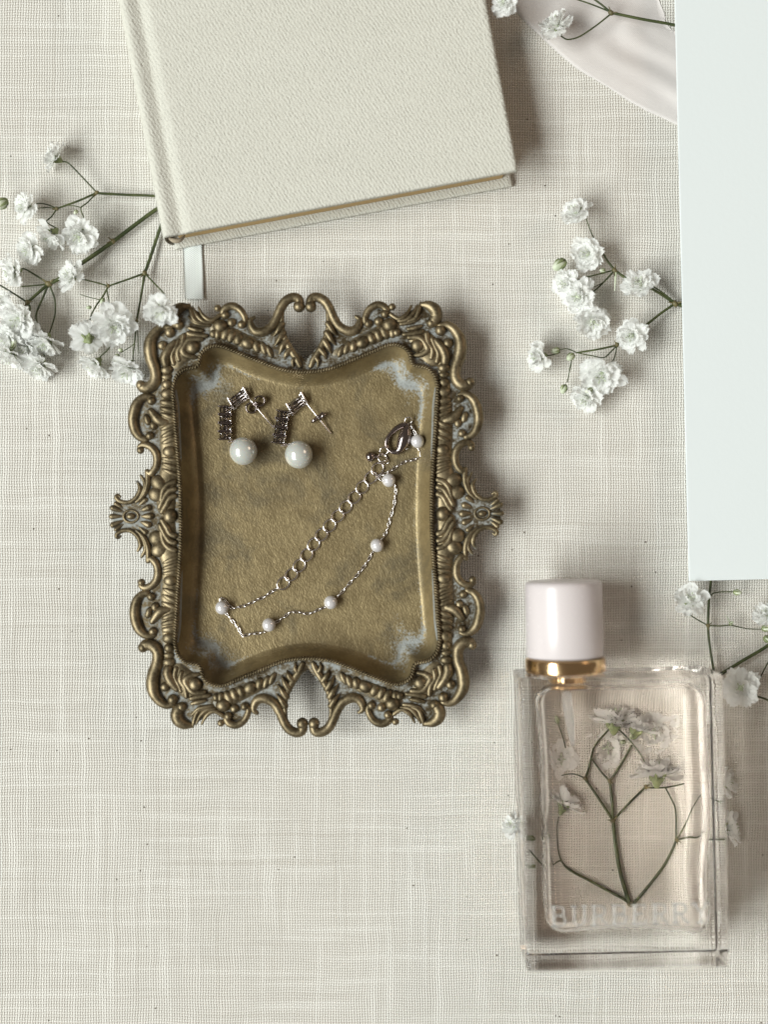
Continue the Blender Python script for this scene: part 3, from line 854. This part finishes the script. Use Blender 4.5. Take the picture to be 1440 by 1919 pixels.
def sprigs():
    # --- left, upper: thin stem that runs level into the spine
    r = sprig(182, 362, 'upper gypsophila sprig left of the book, single bloom highest above the others')
    stem(r, [(330, 372, 6), (287, 367, 9), (235, 365, 14), (182, 362, 20)], 2.6, 2.4); knot(r, 181, 361, 20, 4)
    e = flower(r, 95, 292, 26, 34, (122, 304), 0.45); stem(r, [(181, 361, 20), (150, 328, 26), (128, 306, 32)], 1.5, 1.3, end=e)
    stem(r, [(181, 361, 20), (150, 375, 24), (120, 386, 26), (106, 391, 27)], 2.1, 1.7); knot(r, 106, 391, 27, 3.5)
    e = flower(r, 43, 388, 27, 44, (90, 383), 0.9); stem(r, [(106, 391, 27), (90, 384, 30), (70, 381, 34)], 1.2, 1.1, end=e)
    stem(r, [(106, 391, 27), (88, 389, 24), (72, 390, 22)], 1.2, 1.0)
    e = flower(r, 91, 446, 28, 42, (108, 425), 0.25); stem(r, [(106, 391, 27), (96, 406, 30), (87, 416, 34)], 1.4, 1.2, end=e)
    e = flower(r, 146, 443, 33, 50, (155, 405), 1.2); stem(r, [(181, 361, 20), (163, 380, 26), (151, 390, 28), (156, 408, 32)], 1.4, 1.1, end=e)
    stem(r, [(151, 389, 28), (140, 386, 27), (129, 385, 26)], 1.1, 0.8); bud(r, 142, 397, 5, 29, (150, 388))
    e = bud(r, 3, 381, 15, 30, (15, 372), 0.3)
    flower(r, 51, 470, 29, 46, (75, 452), 0.9)
    # --- left, middle: the thickest stem
    r = sprig(213, 452, 'middle gypsophila sprig left of the book with the thickest green stem')
    stem(r, [(330, 372, 8), (292, 393, 10), (252, 422, 13), (213, 452, 16)], 3.9, 3.9); stem(r, [(213, 452, 16), (180, 475, 18), (146, 498, 20), (118, 518, 22), (92, 532, 22)], 4.2, 3.6)
    knot(r, 212, 452, 16, 5); knot(r, 91, 532, 22, 6)
    e = flower(r, 16, 511, 29, 42, (45, 500), 0.55); stem(r, [(91, 532, 22), (68, 517, 26), (46, 504, 30)], 1.9, 1.4, end=e)
    stem(r, [(91, 532, 22), (66, 535, 24), (40, 537, 24)], 1.7, 1.3)
    stem(r, [(91, 532, 22), (72, 548, 26), (52, 566, 30)], 3.0, 2.7); knot(r, 51, 567, 30, 5)
    stem(r, [(51, 567, 30), (25, 550, 32), (0, 535, 34), (-20, 525, 34)], 1.8, 1.5)
    e = flower(r, 31, 602, 37, 56, (54, 578), 1.2); stem(r, [(51, 567, 30), (56, 577, 36)], 2.0, 1.6, end=e)
    flower(r, 3, 560, 19, 44, (20, 575), 0.8)
    e = flower(r, 81, 646, 30, 36, (92, 615), 0.5); stem(r, [(91, 532, 22), (102, 560, 24), (103, 585, 26), (99, 604, 28)], 1.8, 1.3, end=e)
    e = flower(r, 70, 692, 31, 30, (88, 640), 0.6); stem(r, [(91, 532, 22), (78, 562, 24), (67, 591, 26), (74, 616, 28), (88, 632, 28)], 2.2, 1.2, end=e)
    flower(r, 52, 622, 27, 38, (60, 600), 0.8); flower(r, 8, 634, 27, 40, (25, 615), 0.7)
    flower(r, 14, 672, 30, 32, (25, 645), 0.4); flower(r, 44, 655, 26, 26, (60, 640), 0.9); bud(r, 24, 646, 9, 40, (20, 655), 0.3)
    # --- left, lower
    r = sprig(271, 512, 'lower gypsophila sprig between the spine and the tray corner, stem forking downward')
    stem(r, [(310, 400, 8), (297, 436, 9), (284, 475, 12), (271, 512, 16)], 3.3, 3.0); knot(r, 271, 512, 16, 5)
    stem(r, [(271, 512, 16), (238, 524, 22), (203, 536, 26)], 2.0, 1.7); knot(r, 203, 536, 26, 3.5)
    e = flower(r, 128, 515, 29, 48, (155, 520), 1.3); stem(r, [(203, 536, 26), (178, 529, 30), (153, 523, 34)], 1.5, 1.2, end=e)
    e = flower(r, 162, 626, 32, 36, (170, 640), -0.9); stem(r, [(203, 536, 26), (192, 556, 30), (179, 574, 34), (168, 600, 44)], 1.9, 1.2, end=e)
    stem(r, [(188, 562, 30), (170, 558, 28), (150, 552, 24)], 1.0, 0.7); bud(r, 167, 576, 5, 32, (178, 574)); bud(r, 192, 563, 6, 33, (200, 548))
    e = flower(r, 214, 613, 37, 60, (207, 580), 1.4); stem(r, [(200, 541, 27), (203, 560, 34), (206, 578, 42)], 1.2, 1.0, end=e)
    e = flower(r, 172, 688, 28, 30, (195, 660), 0.4); stem(r, [(212, 640, 36), (200, 657, 34), (188, 668, 32)], 1.4, 1.1, end=e)
    e = flower(r, 300, 587, 32, 96, (308, 566), 0.9); stem(r, [(271, 512, 16), (290, 532, 40), (307, 550, 70), (309, 560, 84)], 1.6, 1.2, end=e)
    stem(r, [(271, 512, 16), (264, 555, 24), (256, 600, 32)], 2.4, 1.9); knot(r, 256, 601, 32, 3)
    e = flower(r, 237, 699, 34, 44, (249, 670), 0.55); stem(r, [(256, 601, 32), (252, 640, 38), (249, 668, 40)], 1.5, 1.2, end=e)
    stem(r, [(256, 601, 32), (258, 630, 34), (260, 662, 34)], 1.1, 0.8); stem(r, [(251, 645, 36), (236, 655, 36), (224, 662, 36)], 0.9, 0.7); bud(r, 219, 668, 6, 36, (228, 660)); bud(r, 226, 656, 4.5, 38, (236, 656))
    # --- right, beside the card
    r = sprig(1266, 569, 'gypsophila sprig whose stem comes out from under the left edge of the card')
    stem(r, [(1420, 600, 9), (1330, 582, 10), (1278, 572, 12), (1266, 569, 14)], 4.0, 3.6); knot(r, 1266, 569, 14, 6)
    stem(r, [(1266, 569, 14), (1226, 543, 20), (1190, 528, 24), (1169, 518, 26), (1152, 505, 26)], 2.6, 2.5); stem(r, [(1266, 567, 16), (1232, 541, 22), (1205, 530, 26)], 1.7, 1.3)
    knot(r, 1153, 507, 26, 5)
    e = flower(r, 1199, 529, 31, 54, (1210, 545), 1.5); stem(r, [(1205, 530, 26)], 1.2, 1.0, end=e)
    e = flower(r, 1099, 475, 31, 46, (1128, 472), 1.6); stem(r, [(1152, 505, 26), (1140, 490, 28), (1128, 473, 32)], 2.2, 1.6, end=e)
    e = flower(r, 1077, 393, 27, 48, (1098, 408), 0.8); stem(r, [(1128, 473, 32), (1117, 452, 34), (1109, 436, 36), (1098, 408, 38)], 1.2, 1.0, end=e)
    e = flower(r, 1057, 532, 26, 34, (1090, 524), 1.0); stem(r, [(1152, 506, 26), (1130, 512, 27), (1091, 522, 28)], 1.5, 1.1, end=e)
    e = flower(r, 1083, 556, 33, 50, (1115, 545), 1.3); stem(r, [(1150, 510, 26), (1134, 527, 28), (1115, 545, 32)], 1.7, 1.3, end=e)
    stem(r, [(1148, 512, 25), (1130, 530, 22), (1108, 540, 20)], 1.0, 0.8)
    stem(r, [(1155, 512, 28), (1154, 530, 30), (1153, 545, 31)], 2.4, 1.0, 'bud'); bud(r, 1131, 507, 6, 36, (1145, 508))
    bud(r, 1051, 495, 15, 34, (1064, 485), 0.2)
    e = flower(r, 1113, 605, 32, 42, (1110, 575), 1.4)
    stem(r, [(1266, 569, 14), (1236, 590, 20), (1206, 614, 26), (1180, 632, 28), (1157, 647, 28)], 2.6, 2.2); knot(r, 1157, 646, 28, 4)
    e = flower(r, 1183, 630, 30, 56, (1195, 618), 1.6)
    stem(r, [(1157, 647, 28), (1120, 655, 30), (1082, 661, 30)], 1.9, 1.7); bud(r, 1071, 668, 10, 34, (1082, 658), 0.6)
    bud(r, 1043, 657, 9, 32, (1062, 654), 0.4); stem(r, [(1082, 661, 30), (1065, 654, 31), (1050, 655, 31)], 1.2, 0.9)
    e = flower(r, 1005, 668, 28, 40, (1032, 664), 0.5); stem(r, [(1050, 660, 30), (1040, 664, 31), (1030, 666, 33)], 1.2, 1.0, end=e)
    stem(r, [(1072, 676, 32), (1068, 697, 30), (1064, 716, 28)], 1.2, 1.0); bud(r, 1058, 728, 9.5, 28, (1064, 714), 0.1)
    stem(r, [(1157, 648, 28), (1146, 659, 28), (1133, 670, 28), (1112, 667, 28), (1086, 662, 29)], 1.4, 1.0)
    e = flower(r, 1128, 706, 39, 56, (1140, 680), 1.5); stem(r, [(1157, 648, 28), (1151, 674, 32)], 1.2, 1.0, end=e)
    flower(r, 1097, 750, 28, 34, (1112, 732), 0.7); bud(r, 1106, 731, 8, 44, (1112, 728), 0.3)
    # --- top, over the silk
    r = sprig(1146, 24, 'gypsophila sprig at the top edge lying across the blush silk ribbon')
    stem(r, [(1400, 80, 22), (1330, 64, 24), (1266, 47, 27), (1205, 36, 30), (1148, 24, 30)], 3.0, 2.7); knot(r, 1146, 24, 30, 5)
    stem(r, [(1146, 24, 30), (1130, 10, 32), (1105, -8, 34), (1070, -30, 34)], 2.0, 1.7); stem(r, [(1144, 22, 30), (1112, 9, 30), (1080, -2, 28), (1050, -14, 28)], 1.5, 1.3)
    e = flower(r, 1041, 41, 32, 46, (1058, 68), 0.7); stem(r, [(1146, 26, 30), (1118, 48, 32), (1088, 68, 34), (1066, 74, 36), (1056, 70, 38)], 1.6, 1.3, end=e)
    flower(r, 943, 4, 25, 92, (985, -20), 1.2); stem(r, [(1050, -14, 28), (1010, -40, 50), (970, -20, 76)], 1.2, 1.0)
    # --- lower right, beside the bottle shoulder
    r = sprig(1328, 1172, 'gypsophila sprig between the card and the bottle shoulder at right')
    stem(r, [(1350, 1000, 12), (1338, 1060, 14), (1331, 1112, 18), (1328, 1172, 20), (1332, 1215, 20), (1339, 1258, 18)], 2.2, 2.2); knot(r, 1328, 1172, 20, 4)
    e = flower(r, 1296, 1121, 30, 62, (1300, 1145), 1.2); stem(r, [(1328, 1172, 20), (1306, 1160, 28), (1286, 1145, 40)], 1.3, 1.1, end=e)
    stem(r, [(1330, 1119, 19), (1340, 1111, 22), (1358, 1109, 24), (1377, 1109, 26)], 1.3, 1.0); bud(r, 1382, 1110, 8, 26, (1370, 1109))
    stem(r, [(1328, 1172, 20), (1350, 1173, 24), (1372, 1172, 28), (1400, 1178, 30), (1428, 1179, 34)], 1.4, 0.9); stem(r, [(1371, 1172, 28), (1366, 1160, 32), (1360, 1152, 36)], 1.2, 0.4, 'bud')
    bud(r, 1371, 1168, 5, 30, (1360, 1175)); flower(r, 1436, 1148, 25, 52, (1445, 1165), 0.9); bud(r, 1436, 1178, 9, 40, (1425, 1178)); bud(r, 1440, 1198, 10, 38, (1425, 1190))
    stem(r, [(1500, 1165, 16), (1440, 1210, 18), (1400, 1234, 18), (1359, 1259, 16), (1330, 1276, 8)], 3.2, 3.0)
    e = flower(r, 1389, 1289, 34, 74, (1400, 1296), 2.6, spread=0.7); stem(r, [(1470, 1330, 20), (1440, 1312, 26), (1418, 1304, 36)], 2.2, 1.6, end=e)
    stem(r, [(1450, 1225, 18), (1436, 1250, 22), (1422, 1278, 26)], 1.4, 1.1)
    # --- under the bottle
    r = sprig(1176, 1689, 'forked gypsophila sprig seen through the clear glass of the bottle')
    knot(r, 1176, 1686, 5, 6)
    stem(r, [(1178, 1690, 5), (1164, 1676, 5), (1112, 1647, 5), (1057, 1617, 5), (1036, 1592, 6), (1030, 1548, 6), (1036, 1524, 7)], 3.1, 1.6)
    flower(r, 1056, 1488, 32, 11, (1043, 1512), 0.3, flat=True); stem(r, [(1040, 1604, 6), (1028, 1607, 6), (1015, 1612, 6)], 1.6, 1.2)
    stem(r, [(1176, 1689, 5), (1158, 1628, 6), (1149, 1575, 6), (1144, 1530, 6)], 4.0, 3.6); knot(r, 1144, 1530, 6, 5)
    stem(r, [(1144, 1530, 6), (1142, 1490, 7), (1138, 1458, 7)], 3.0, 2.6); knot(r, 1138, 1457, 7, 4)
    stem(r, [(1138, 1458, 7), (1120, 1437, 7), (1106, 1418, 7)], 1.9, 1.5)
    stem(r, [(1144, 1530, 6), (1118, 1490, 7), (1093, 1454, 7)], 2.6, 2.2); knot(r, 1093, 1452, 7, 4)
    stem(r, [(1093, 1452, 7), (1100, 1430, 7), (1106, 1405, 8), (1112, 1390, 8), (1144, 1353, 9)], 2.2, 1.5)
    stem(r, [(1093, 1452, 7), (1070, 1444, 8), (1046, 1447, 8)], 1.3, 1.0)
    flower(r, 1046, 1418, 33, 11, (1078, 1432), 0.6, flat='up')
    flower(r, 1148, 1334, 34, 11, (1146, 1360), 0.25, flat=True); flower(r, 1192, 1350, 28, 10, (1180, 1385), 0.25, flat=True); flower(r, 1222, 1369, 37, 11, (1190, 1395), 0.6, flat='up'); flower(r, 1136, 1397, 34, 10, (1150, 1430), 0.4, flat='up')
    stem(r, [(1144, 1353, 12), (1164, 1370, 12), (1182, 1390, 12), (1198, 1412, 11), (1206, 1431, 10)], 1.7, 1.3); flower(r, 1228, 1433, 33, 11, (1225, 1462), 0.4, flat=True)
    bud(r, 1163, 1385, 6, 13, (1172, 1385)); bud(r, 1178, 1376, 5, 13, (1180, 1386))
    stem(r, [(1138, 1458, 7), (1160, 1425, 8), (1178, 1392, 8)], 2.4, 2.0)
    stem(r, [(1144, 1530, 6), (1176, 1496, 7), (1203, 1469, 8)], 2.2, 1.9); knot(r, 1205, 1468, 8, 4); stem(r, [(1203, 1469, 8), (1240, 1469, 8), (1275, 1462, 8)], 1.8, 1.4)
    stem(r, [(1241, 1469, 8), (1252, 1490, 7), (1260, 1512, 7), (1261, 1566, 6)], 1.4, 1.8)
    stem(r, [(1178, 1690, 5), (1186, 1680, 5), (1231, 1624, 6), (1250, 1592, 6), (1261, 1566, 6)], 3.2, 2.4); knot(r, 1262, 1566, 6, 4)
    stem(r, [(1262, 1566, 6), (1285, 1561, 6), (1310, 1563, 7), (1340, 1560, 8), (1362, 1556, 9)], 2.0, 1.4); stem(r, [(1262, 1566, 6), (1280, 1535, 7), (1300, 1500, 8), (1345, 1470, 9)], 1.7, 1.2)
    flower(r, 1376, 1552, 30, 24, (1345, 1558), 0.35); flower(r, 1366, 1463, 27, 22, (1335, 1472), 0.35)
    flower(r, 959, 1545, 24, 20, (980, 1562), 0.5); stem(r, [(1015, 1612, 6), (995, 1590, 8), (975, 1560, 10)], 1.4, 1.1)
    bud(r, 1037, 1345, 9, 9, (1047, 1362), 0.2); stem(r, [(1040, 1352, 9), (1050, 1375, 8), (1056, 1395, 8)], 1.3, 1.2)
    bud(r, 995, 1612, 5, 8, (1005, 1606)); bud(r, 993, 1560, 7, 9, (1003, 1566))
sprigs()

# ------------------------------------------------------------------ perfume bottle
def bottle():
    Z0 = 22.0
    root = empty('perfume_bottle', (423, -545, Z0), math.radians(1.3))
    tag(root, 'rectangular clear glass perfume bottle with pale cap and gold collar', 'bottle')
    def outer_warp(p):
        x, y, z = p
        if y > 200: y -= 5.0 * math.cos(min(1.0, abs((x - 60) / 120)) * math.pi / 2) * (0.4 + 0.6 * z / 147)    # shoulder dips a little
        return (x, y, z)
    def inner_warp(p):
        x, y, z = p
        t = (x - 10) / 148
        y2 = y
        if y < -120: y2 += 5.5 * math.cos(t * 2.2) - 7 * max(0, t) ** 2 * 1.2
        x2 = x
        if x > 60: x2 += (x - 60) / 98 * (9 * math.sin((y + 40) / 58) * math.exp(-((y + 70) / 120) ** 2) - 5)
        if x < -70 and y > 60: x2 -= 10 * ((y - 60) / 180) ** 2
        return (x2, y2, z)
    mb = MB()
    rounded_box(mb, (-178, -258, 0), (178, 258, 147), 6.5, n=34, warp=outer_warp)
    mb.build('glass_body', 'glass', root)
    mb = MB(); rounded_box(mb, (-140, -199, 13), (160, 238, 134), 38, n=40, warp=inner_warp)
    mb.build('perfume', 'perfume', root)
    cx, cz = -89, 73
    # gold collar, pump neck, cap
    mb = MB(); lathe_y(mb, [(0.5, 30), (0.5, 69), (2, 71.5), (4, 72.3), (23, 72.3), (25, 71.5), (26.5, 69), (26.5, 30)], (cx, 258, cz)); col_o = mb.build('collar', 'gold', root)
    mb = MB(); lathe_y(mb, [(-17, 1), (-17, 33), (-15.5, 35), (1, 35)], (cx, 258, cz)); mb.build('pump_neck', 'gold', col_o)
    mb = MB(); lathe_y(mb, [(28.5, 20), (28.5, 68), (30, 69.5), (150, 69.5), (158, 69.2), (162.5, 67.5), (165, 63.5), (166, 57), (166.4, 40), (166.4, 0.2)], (cx, 258, cz), 64)
    mb.build('cap', 'cap', root)
    mb = MB(); tube(mb, [(cx - 2, 226, cz, 9), (cx + 2, 190, cz - 4, 8.5), (cx + 7, 150, cz - 12, 6), (cx + 10, 128, cz - 18, 3)], segs=14, n=5); mb.build('dip_tube', 'plastic', root)
    # raised lettering across the foot of the front face
    G = {'B': [[(0.12, 0), (0.12, 1)], [(-0.02, 1), (0.5, 1), (0.68, 0.88), (0.66, 0.62), (0.5, 0.53), (0.12, 0.53)], [(0.5, 0.53), (0.74, 0.42), (0.74, 0.12), (0.54, 0), (-0.02, 0)]],
         'U': [[(0.12, 1), (0.12, 0.3), (0.22, 0.05), (0.42, -0.02), (0.62, 0.05), (0.72, 0.3), (0.72, 1)], [(-0.02, 1), (0.26, 1)], [(0.58, 1), (0.86, 1)]],
         'R': [[(0.12, 0), (0.12, 1)], [(-0.02, 1), (0.5, 1), (0.7, 0.88), (0.68, 0.6), (0.5, 0.5), (0.12, 0.5)], [(0.42, 0.5), (0.6, 0.2), (0.84, 0)], [(-0.02, 0), (0.26, 0)]],
         'E': [[(0.12, 0), (0.12, 1)], [(-0.02, 1), (0.7, 1), (0.7, 0.82)], [(0.12, 0.52), (0.52, 0.52)], [(-0.02, 0), (0.74, 0), (0.74, 0.2)]],
         'Y': [[(0.05, 1), (0.42, 0.5), (0.42, 0)], [(0.8, 1), (0.42, 0.5)], [(-0.06, 1), (0.18, 1)], [(0.66, 1), (0.9, 1)], [(0.28, 0), (0.56, 0)]]}
    for k, ch in enumerate('BURBERRY'):
        mb = MB(); x0 = -132 + k * 35.5; y0 = -177; h = 33; w = 30
        for st in G[ch]:
            tube(mb, [(x0 + p[0] * w, y0 + p[1] * h, 148.0, 2.9 if abs(st[0][0] - st[-1][0]) < 0.02 else 2.2) for p in st], segs=8, smooth=len(st) > 3, n=3, flat=0.7)
        mb.build('letter', 'frost', root)
bottle()

# ------------------------------------------------------------------ jewellery
def link_mesh(name, L, Wd, r, mat, seg=14, ts=7):
    mb = MB(); tube(mb, [((L / 2 - r) * math.cos(a), (Wd / 2 - r) * math.sin(a), 0, r) for a in [2 * math.pi * k / seg for k in range(seg)]], segs=ts, closed=True, smooth=False)
    return mb.mesh(name, mat)
def pearl_mesh(r, mat, u=32, v=18):
    mb = MB(); ball(mb, (0, 0, 0), r, u=u, v=v); return mb.mesh('pearl', mat)

def bracelet():
    c = W(620, 1000, TF); root = empty('pearl_bracelet', (c.x, c.y, 0))
    off = Vector((c.x, c.y, 0))
    tag(root, 'fine silver chain bracelet with small pearls and extender in the tray', 'bracelet')
    CL = link_mesh('chain_link', 13.5, 6.2, 0.95, 'silver', 14, 6)
    EL = link_mesh('extender_link', 29, 24, 1.7, 'silver', 20, 7)
    RG = link_mesh('jump_ring', 17, 17, 1.4, 'silver', 16, 7)
    PM = pearl_mesh(12.6, 'small_pearl', 24, 14)
    rnd = random.Random(5)
    for (x, y) in ((783, 827), (729, 900), (707, 1022), (620, 1129), (504, 1171), (416, 1139)):
        put('pearl', PM, root, loc=W(x, y, TF + 12.4) - off)
    def chain(pts, zz=3.2):
        Q = spline(pts, 8); Q = [W(x, y, TF + zz) for x, y in Q]
        d = [0.0]
        for a, b in zip(Q, Q[1:]): d.append(d[-1] + (b - a).length)
        n = max(1, round(d[-1] / 10.2)); j = 0
        for k in range(n):
            s = d[-1] * (k + 0.5) / n
            while d[j + 1] < s and j + 2 < len(d): j += 1
            t = (s - d[j]) / (d[j + 1] - d[j]); p = Q[j].lerp(Q[j + 1], t); tg = (Q[j + 1] - Q[j]).normalized()
            ang = math.atan2(tg.y, tg.x)
            roll = (0.15 if k % 2 else -1.0) + rnd.uniform(-0.3, 0.3)
            o = put('chain_link', CL, root, loc=p - off)
            o.rotation_euler = (Matrix.Rotation(ang + rnd.uniform(-0.12, 0.12), 3, 'Z') @ Matrix.Rotation(roll, 3, 'X')).to_euler()
    chain([(771, 795), (776, 806), (780, 816)], 8); chain([(783, 838), (789, 848), (788, 857), (777, 861), (757, 867), (740, 877), (724, 887), (711, 893), (718, 902)])
    chain([(738, 906), (742, 914), (741, 930), (738, 950), (732, 970), (727, 990), (720, 1005), (714, 1013)])
    chain([(700, 1032), (690, 1050), (676, 1070), (660, 1088), (644, 1106), (632, 1119)]); chain([(610, 1138), (598, 1142), (580, 1150), (562, 1148), (546, 1147), (535, 1154), (523, 1163), (515, 1167)])
    chain([(497, 1184), (485, 1187), (470, 1188), (455, 1191), (447, 1178), (435, 1163), (424, 1150), (419, 1146)]); chain([(413, 1131), (413, 1122), (422, 1126), (430, 1136), (438, 1139), (455, 1136), (468, 1131), (482, 1124), (494, 1119), (507, 1110), (520, 1103)])
    ex = [(531, 1093), (546, 1077), (561, 1060), (574.5, 1040), (588, 1020), (602.5, 1002), (618, 985), (633, 967), (648, 950), (664, 932), (679, 913), (695, 895), (708, 879)]
    for k, (x, y) in enumerate(ex):
        a, b = ex[max(0, k - 1)], ex[min(len(ex) - 1, k + 1)]
        ang = math.atan2(-(b[1] - a[1]), b[0] - a[0])
        o = put('extender_link', EL, root, loc=W(x, y, TF + 4.5) - off)
        o.rotation_euler = (Matrix.Rotation(ang, 3, 'Z') @ Matrix.Rotation(0.22, 3, 'Y') @ Matrix.Rotation(0.12 * (-1) ** k, 3, 'X')).to_euler()
    for x, y, z, s, rx in ((766, 788, 7, 1.0, 0.5), (720, 845, 9, 1.15, 0.5), (717, 858, 6, 1.2, -0.4), (724, 866, 4, 0.7, 0.8)):
        o = put('jump_ring', RG, root, loc=W(x, y, TF + z) - off, scale=(s, s, s)); o.rotation_euler = (rx, 0.3, 0)
    mb = MB(); p = W(694, 856, TF + 8) - off; ball(mb, p, 9.6, u=20, v=12); tube(mb, [(p.x + 6, p.y, p.z, 2.4), (p.x + 12, p.y + 1, p.z, 2.2), (p.x + 17, p.y + 1, p.z - 2, 1.6)], segs=8); mb.build('end_bead', 'dark_silver', root)
    # lobster clasp
    mb = MB()
    pts = [(764, 797, 4.5), (762, 806, 9.5), (759, 820, 12.5), (754, 834, 11), (747, 845, 6.5), (737, 847, 4.2), (728, 842, 3.4), (724, 833, 3.4), (726, 822, 3.6), (733, 812, 4.0), (743, 803, 5.0), (755, 797, 5.0)]
    tube(mb, [(*(W(x, y, TF + 9) - off), r * 1.0) for x, y, r in pts], segs=14, n=5, closed=True, flat=0.85)
    cl = mb.build('clasp', 'dark_silver', root)
    mb = MB(); q = W(763, 842, TF + 8) - off; tube(mb, [(q.x - 6, q.y + 6, q.z, 2.4), (q.x, q.y, q.z, 1.8)], segs=8); mb.build('clasp_lever', 'silver', cl)
bracelet()

def earring(lp, rows, bag, post, nut, nut_flat, label):
    c = W(lp[0], lp[1], TF); root = empty('pearl_earring', (c.x, c.y, 0)); off = Vector((c.x, c.y, 0))
    tag(root, label, 'earring', 'pair of pearl drop earrings')
    R = 25.6
    put('pearl', pearl_mesh(R, 'pearl', 40, 24), root, loc=W(lp[0], lp[1], TF + R) - off)
    # eye hook between the pearl and the crystals
    (ax, ay), (bx, by) = rows
    mb = MB(); d = Vector((bx - ax, by - ay)).normalized()
    e0 = W(bx + d.x * 2 + 4, by + d.y * 4, TF + 10) - off; e1 = W(lp[0] - 15, lp[1] - 19, TF + 24) - off
    tube(mb, [(*e0, 1.6), (*((e0 + e1) / 2 + Vector((2, 0, 2))), 2.2), (*e1, 3.2)], segs=8); mb.build('eye_hook', 'silver', root)
    # four small claw-set crystals in a row, seen from the side
    n = 4; L = math.hypot(bx - ax, by - ay) / n; ang = math.atan2(-(by - ay), bx - ax)
    wid = 24.0
    for k in range(n):
        t = (k + 0.5) / n; p = W(ax + (bx - ax) * t, ay + (by - ay) * t, TF) - off
        def loc(a, b, z): return p + Vector((a * math.cos(ang) - b * math.sin(ang), a * math.sin(ang) + b * math.cos(ang), z))
        mb = MB()
        for a in (-L * 0.42, L * 0.42):         # gallery rails
            tube(mb, [(*loc(a, -wid / 2, 4), 1.5), (*loc(a, 0, 11), 1.5), (*loc(a, wid / 2, 4), 1.5)], segs=6, n=3)
            tube(mb, [(*loc(a, -wid / 2, 14), 1.4), (*loc(a, wid / 2, 14), 1.4)], segs=6, smooth=False)
            for b in (-wid / 2, wid / 2): tube(mb, [(*loc(a, b, 2), 1.3), (*loc(a, b, 18), 1.6)], segs=6, smooth=False)
        tube(mb, [(*loc(-L * 0.4, wid * 0.12, 13), 1.2), (*loc(L * 0.4, wid * 0.12, 13), 1.2)], segs=6, smooth=False)
        st = mb.build('claw_setting', 'dark_silver', root)
        mb = MB(); bevel_box(mb, (-L * 0.40, -wid * 0.44, 3.5), (L * 0.40, wid * 0.44, 15.0), 2.6, 1)
        mb.v = [loc(v.x, v.y, v.z) for v in mb.v]; mb.build('crystal', 'crystal', st, smooth=False)
    # baguette head
    q = [W(x, y, TF + 12) - off for x, y in bag]       # tip, post side, inner, outer
    cen = sum(q, Vector()) / 4
    ex = (q[1] - q[2] + q[0] - q[3]) / 2; ey = (q[0] - q[1] + q[3] - q[2]) / 2
    lx, ly = ex.length, ey.length; ex.normalize(); ey.normalize()
    def hl(a, b, z): return cen + ex * a + ey * b + Vector((0, 0, z))
    mb = MB()
    for a in (-lx / 2, lx / 2):
        tube(mb, [(*hl(a, -ly / 2 - 1, -2), 1.8), (*hl(a, ly / 2 + 1, 4), 1.8)], segs=6, smooth=False)
        tube(mb, [(*hl(a, -ly / 2, -9), 1.6), (*hl(a, ly / 2, -9), 1.6)], segs=6, smooth=False)
    for b in (-ly / 2, 0, ly / 2): tube(mb, [(*hl(-lx / 2, b, -5 + b * 0.2), 1.4), (*hl(0, b * 0.8, -9), 1.5), (*hl(lx / 2, b, -5 + b * 0.2), 1.4)], segs=6, n=3)
    tube(mb, [(*hl(-lx / 2 - 3, -ly * 0.3, -4), 2.0), (*hl(-lx / 2 - 9, -ly * 0.35, -5), 1.5)], segs=6, smooth=False)
    hd = mb.build('head_setting', 'silver', root)
    mb = MB(); bevel_box(mb, (-lx / 2 + 1.5, -ly / 2 + 1.5, -8), (lx / 2 - 1.5, ly / 2 - 1.5, 6), 4.0, 1)
    mb.v = [hl(v.x, v.y, v.z) for v in mb.v]; mb.build('baguette_crystal', 'crystal', hd, smooth=False)
    # post and scroll nut
    p0 = W(*post[0], TF + 14) - off; p1 = W(*post[1], TF + 4) - off
    mb = MB(); tube(mb, [(*p0, 1.5), (*p1, 1.35)], segs=8, smooth=False); mb.build('post', 'silver', root)
    c0 = W(*nut, TF + 10) - off; pd = (p1 - p0).normalized(); sd = Vector((-pd.y, pd.x, 0)).normalized()
    mb = MB()
    if nut_flat:      # lying with its two curls upward
        for s in (-1, 1):
            pts = [c0 + sd * (s * 3) + pd * 2]
            for k in range(9):
                a = -0.6 + k * 0.72; pts.append(c0 + sd * s * (10 - 9.5 * math.cos(a)) + pd * (9.5 * math.sin(a)) )
            tube(mb, [(*p, 2.0) for p in pts], segs=7, n=3, flat=3.2)
    else:             # on edge
        for s in (-1, 1):
            pts = []
            for k in range(9):
                a = -0.6 + k * 0.72; pts.append(c0 + sd * s * (9 - 6.0 * math.cos(a)) + Vector((0, 0, 6.0 * math.sin(a))) + pd * (2.0 * s))
            tube(mb, [(*p, 3.0) for p in pts], segs=7, n=3, flat=0.5)
        bevel = c0; tube(mb, [(*(c0 + sd * 11 - pd * 3), 2), (*(c0 - sd * 11 - pd * 3), 2)], segs=6, smooth=False)
    tube(mb, [(*(c0 - pd * 3), 3.2), (*(c0 + pd * 3), 3.2)], segs=8, smooth=False)
    mb.build('scroll_nut', 'dark_silver', root)
earring((456, 845.5), ((423.5, 761), (423.5, 825)), [(456, 724.5), (467, 747), (438, 764), (428, 749)], ((470, 750), (513, 802)), (479, 758), True,
        'left pearl earring, its round nut curls lying open beside the crystal head')
earring((560, 852), ((532, 770), (523, 832)), [(565, 734.5), (576, 757), (549, 775), (537, 759)], ((575, 756), (620, 812)), (598, 783), False,
        'right pearl earring nearer the clasp, its nut turned edgewise on the post')
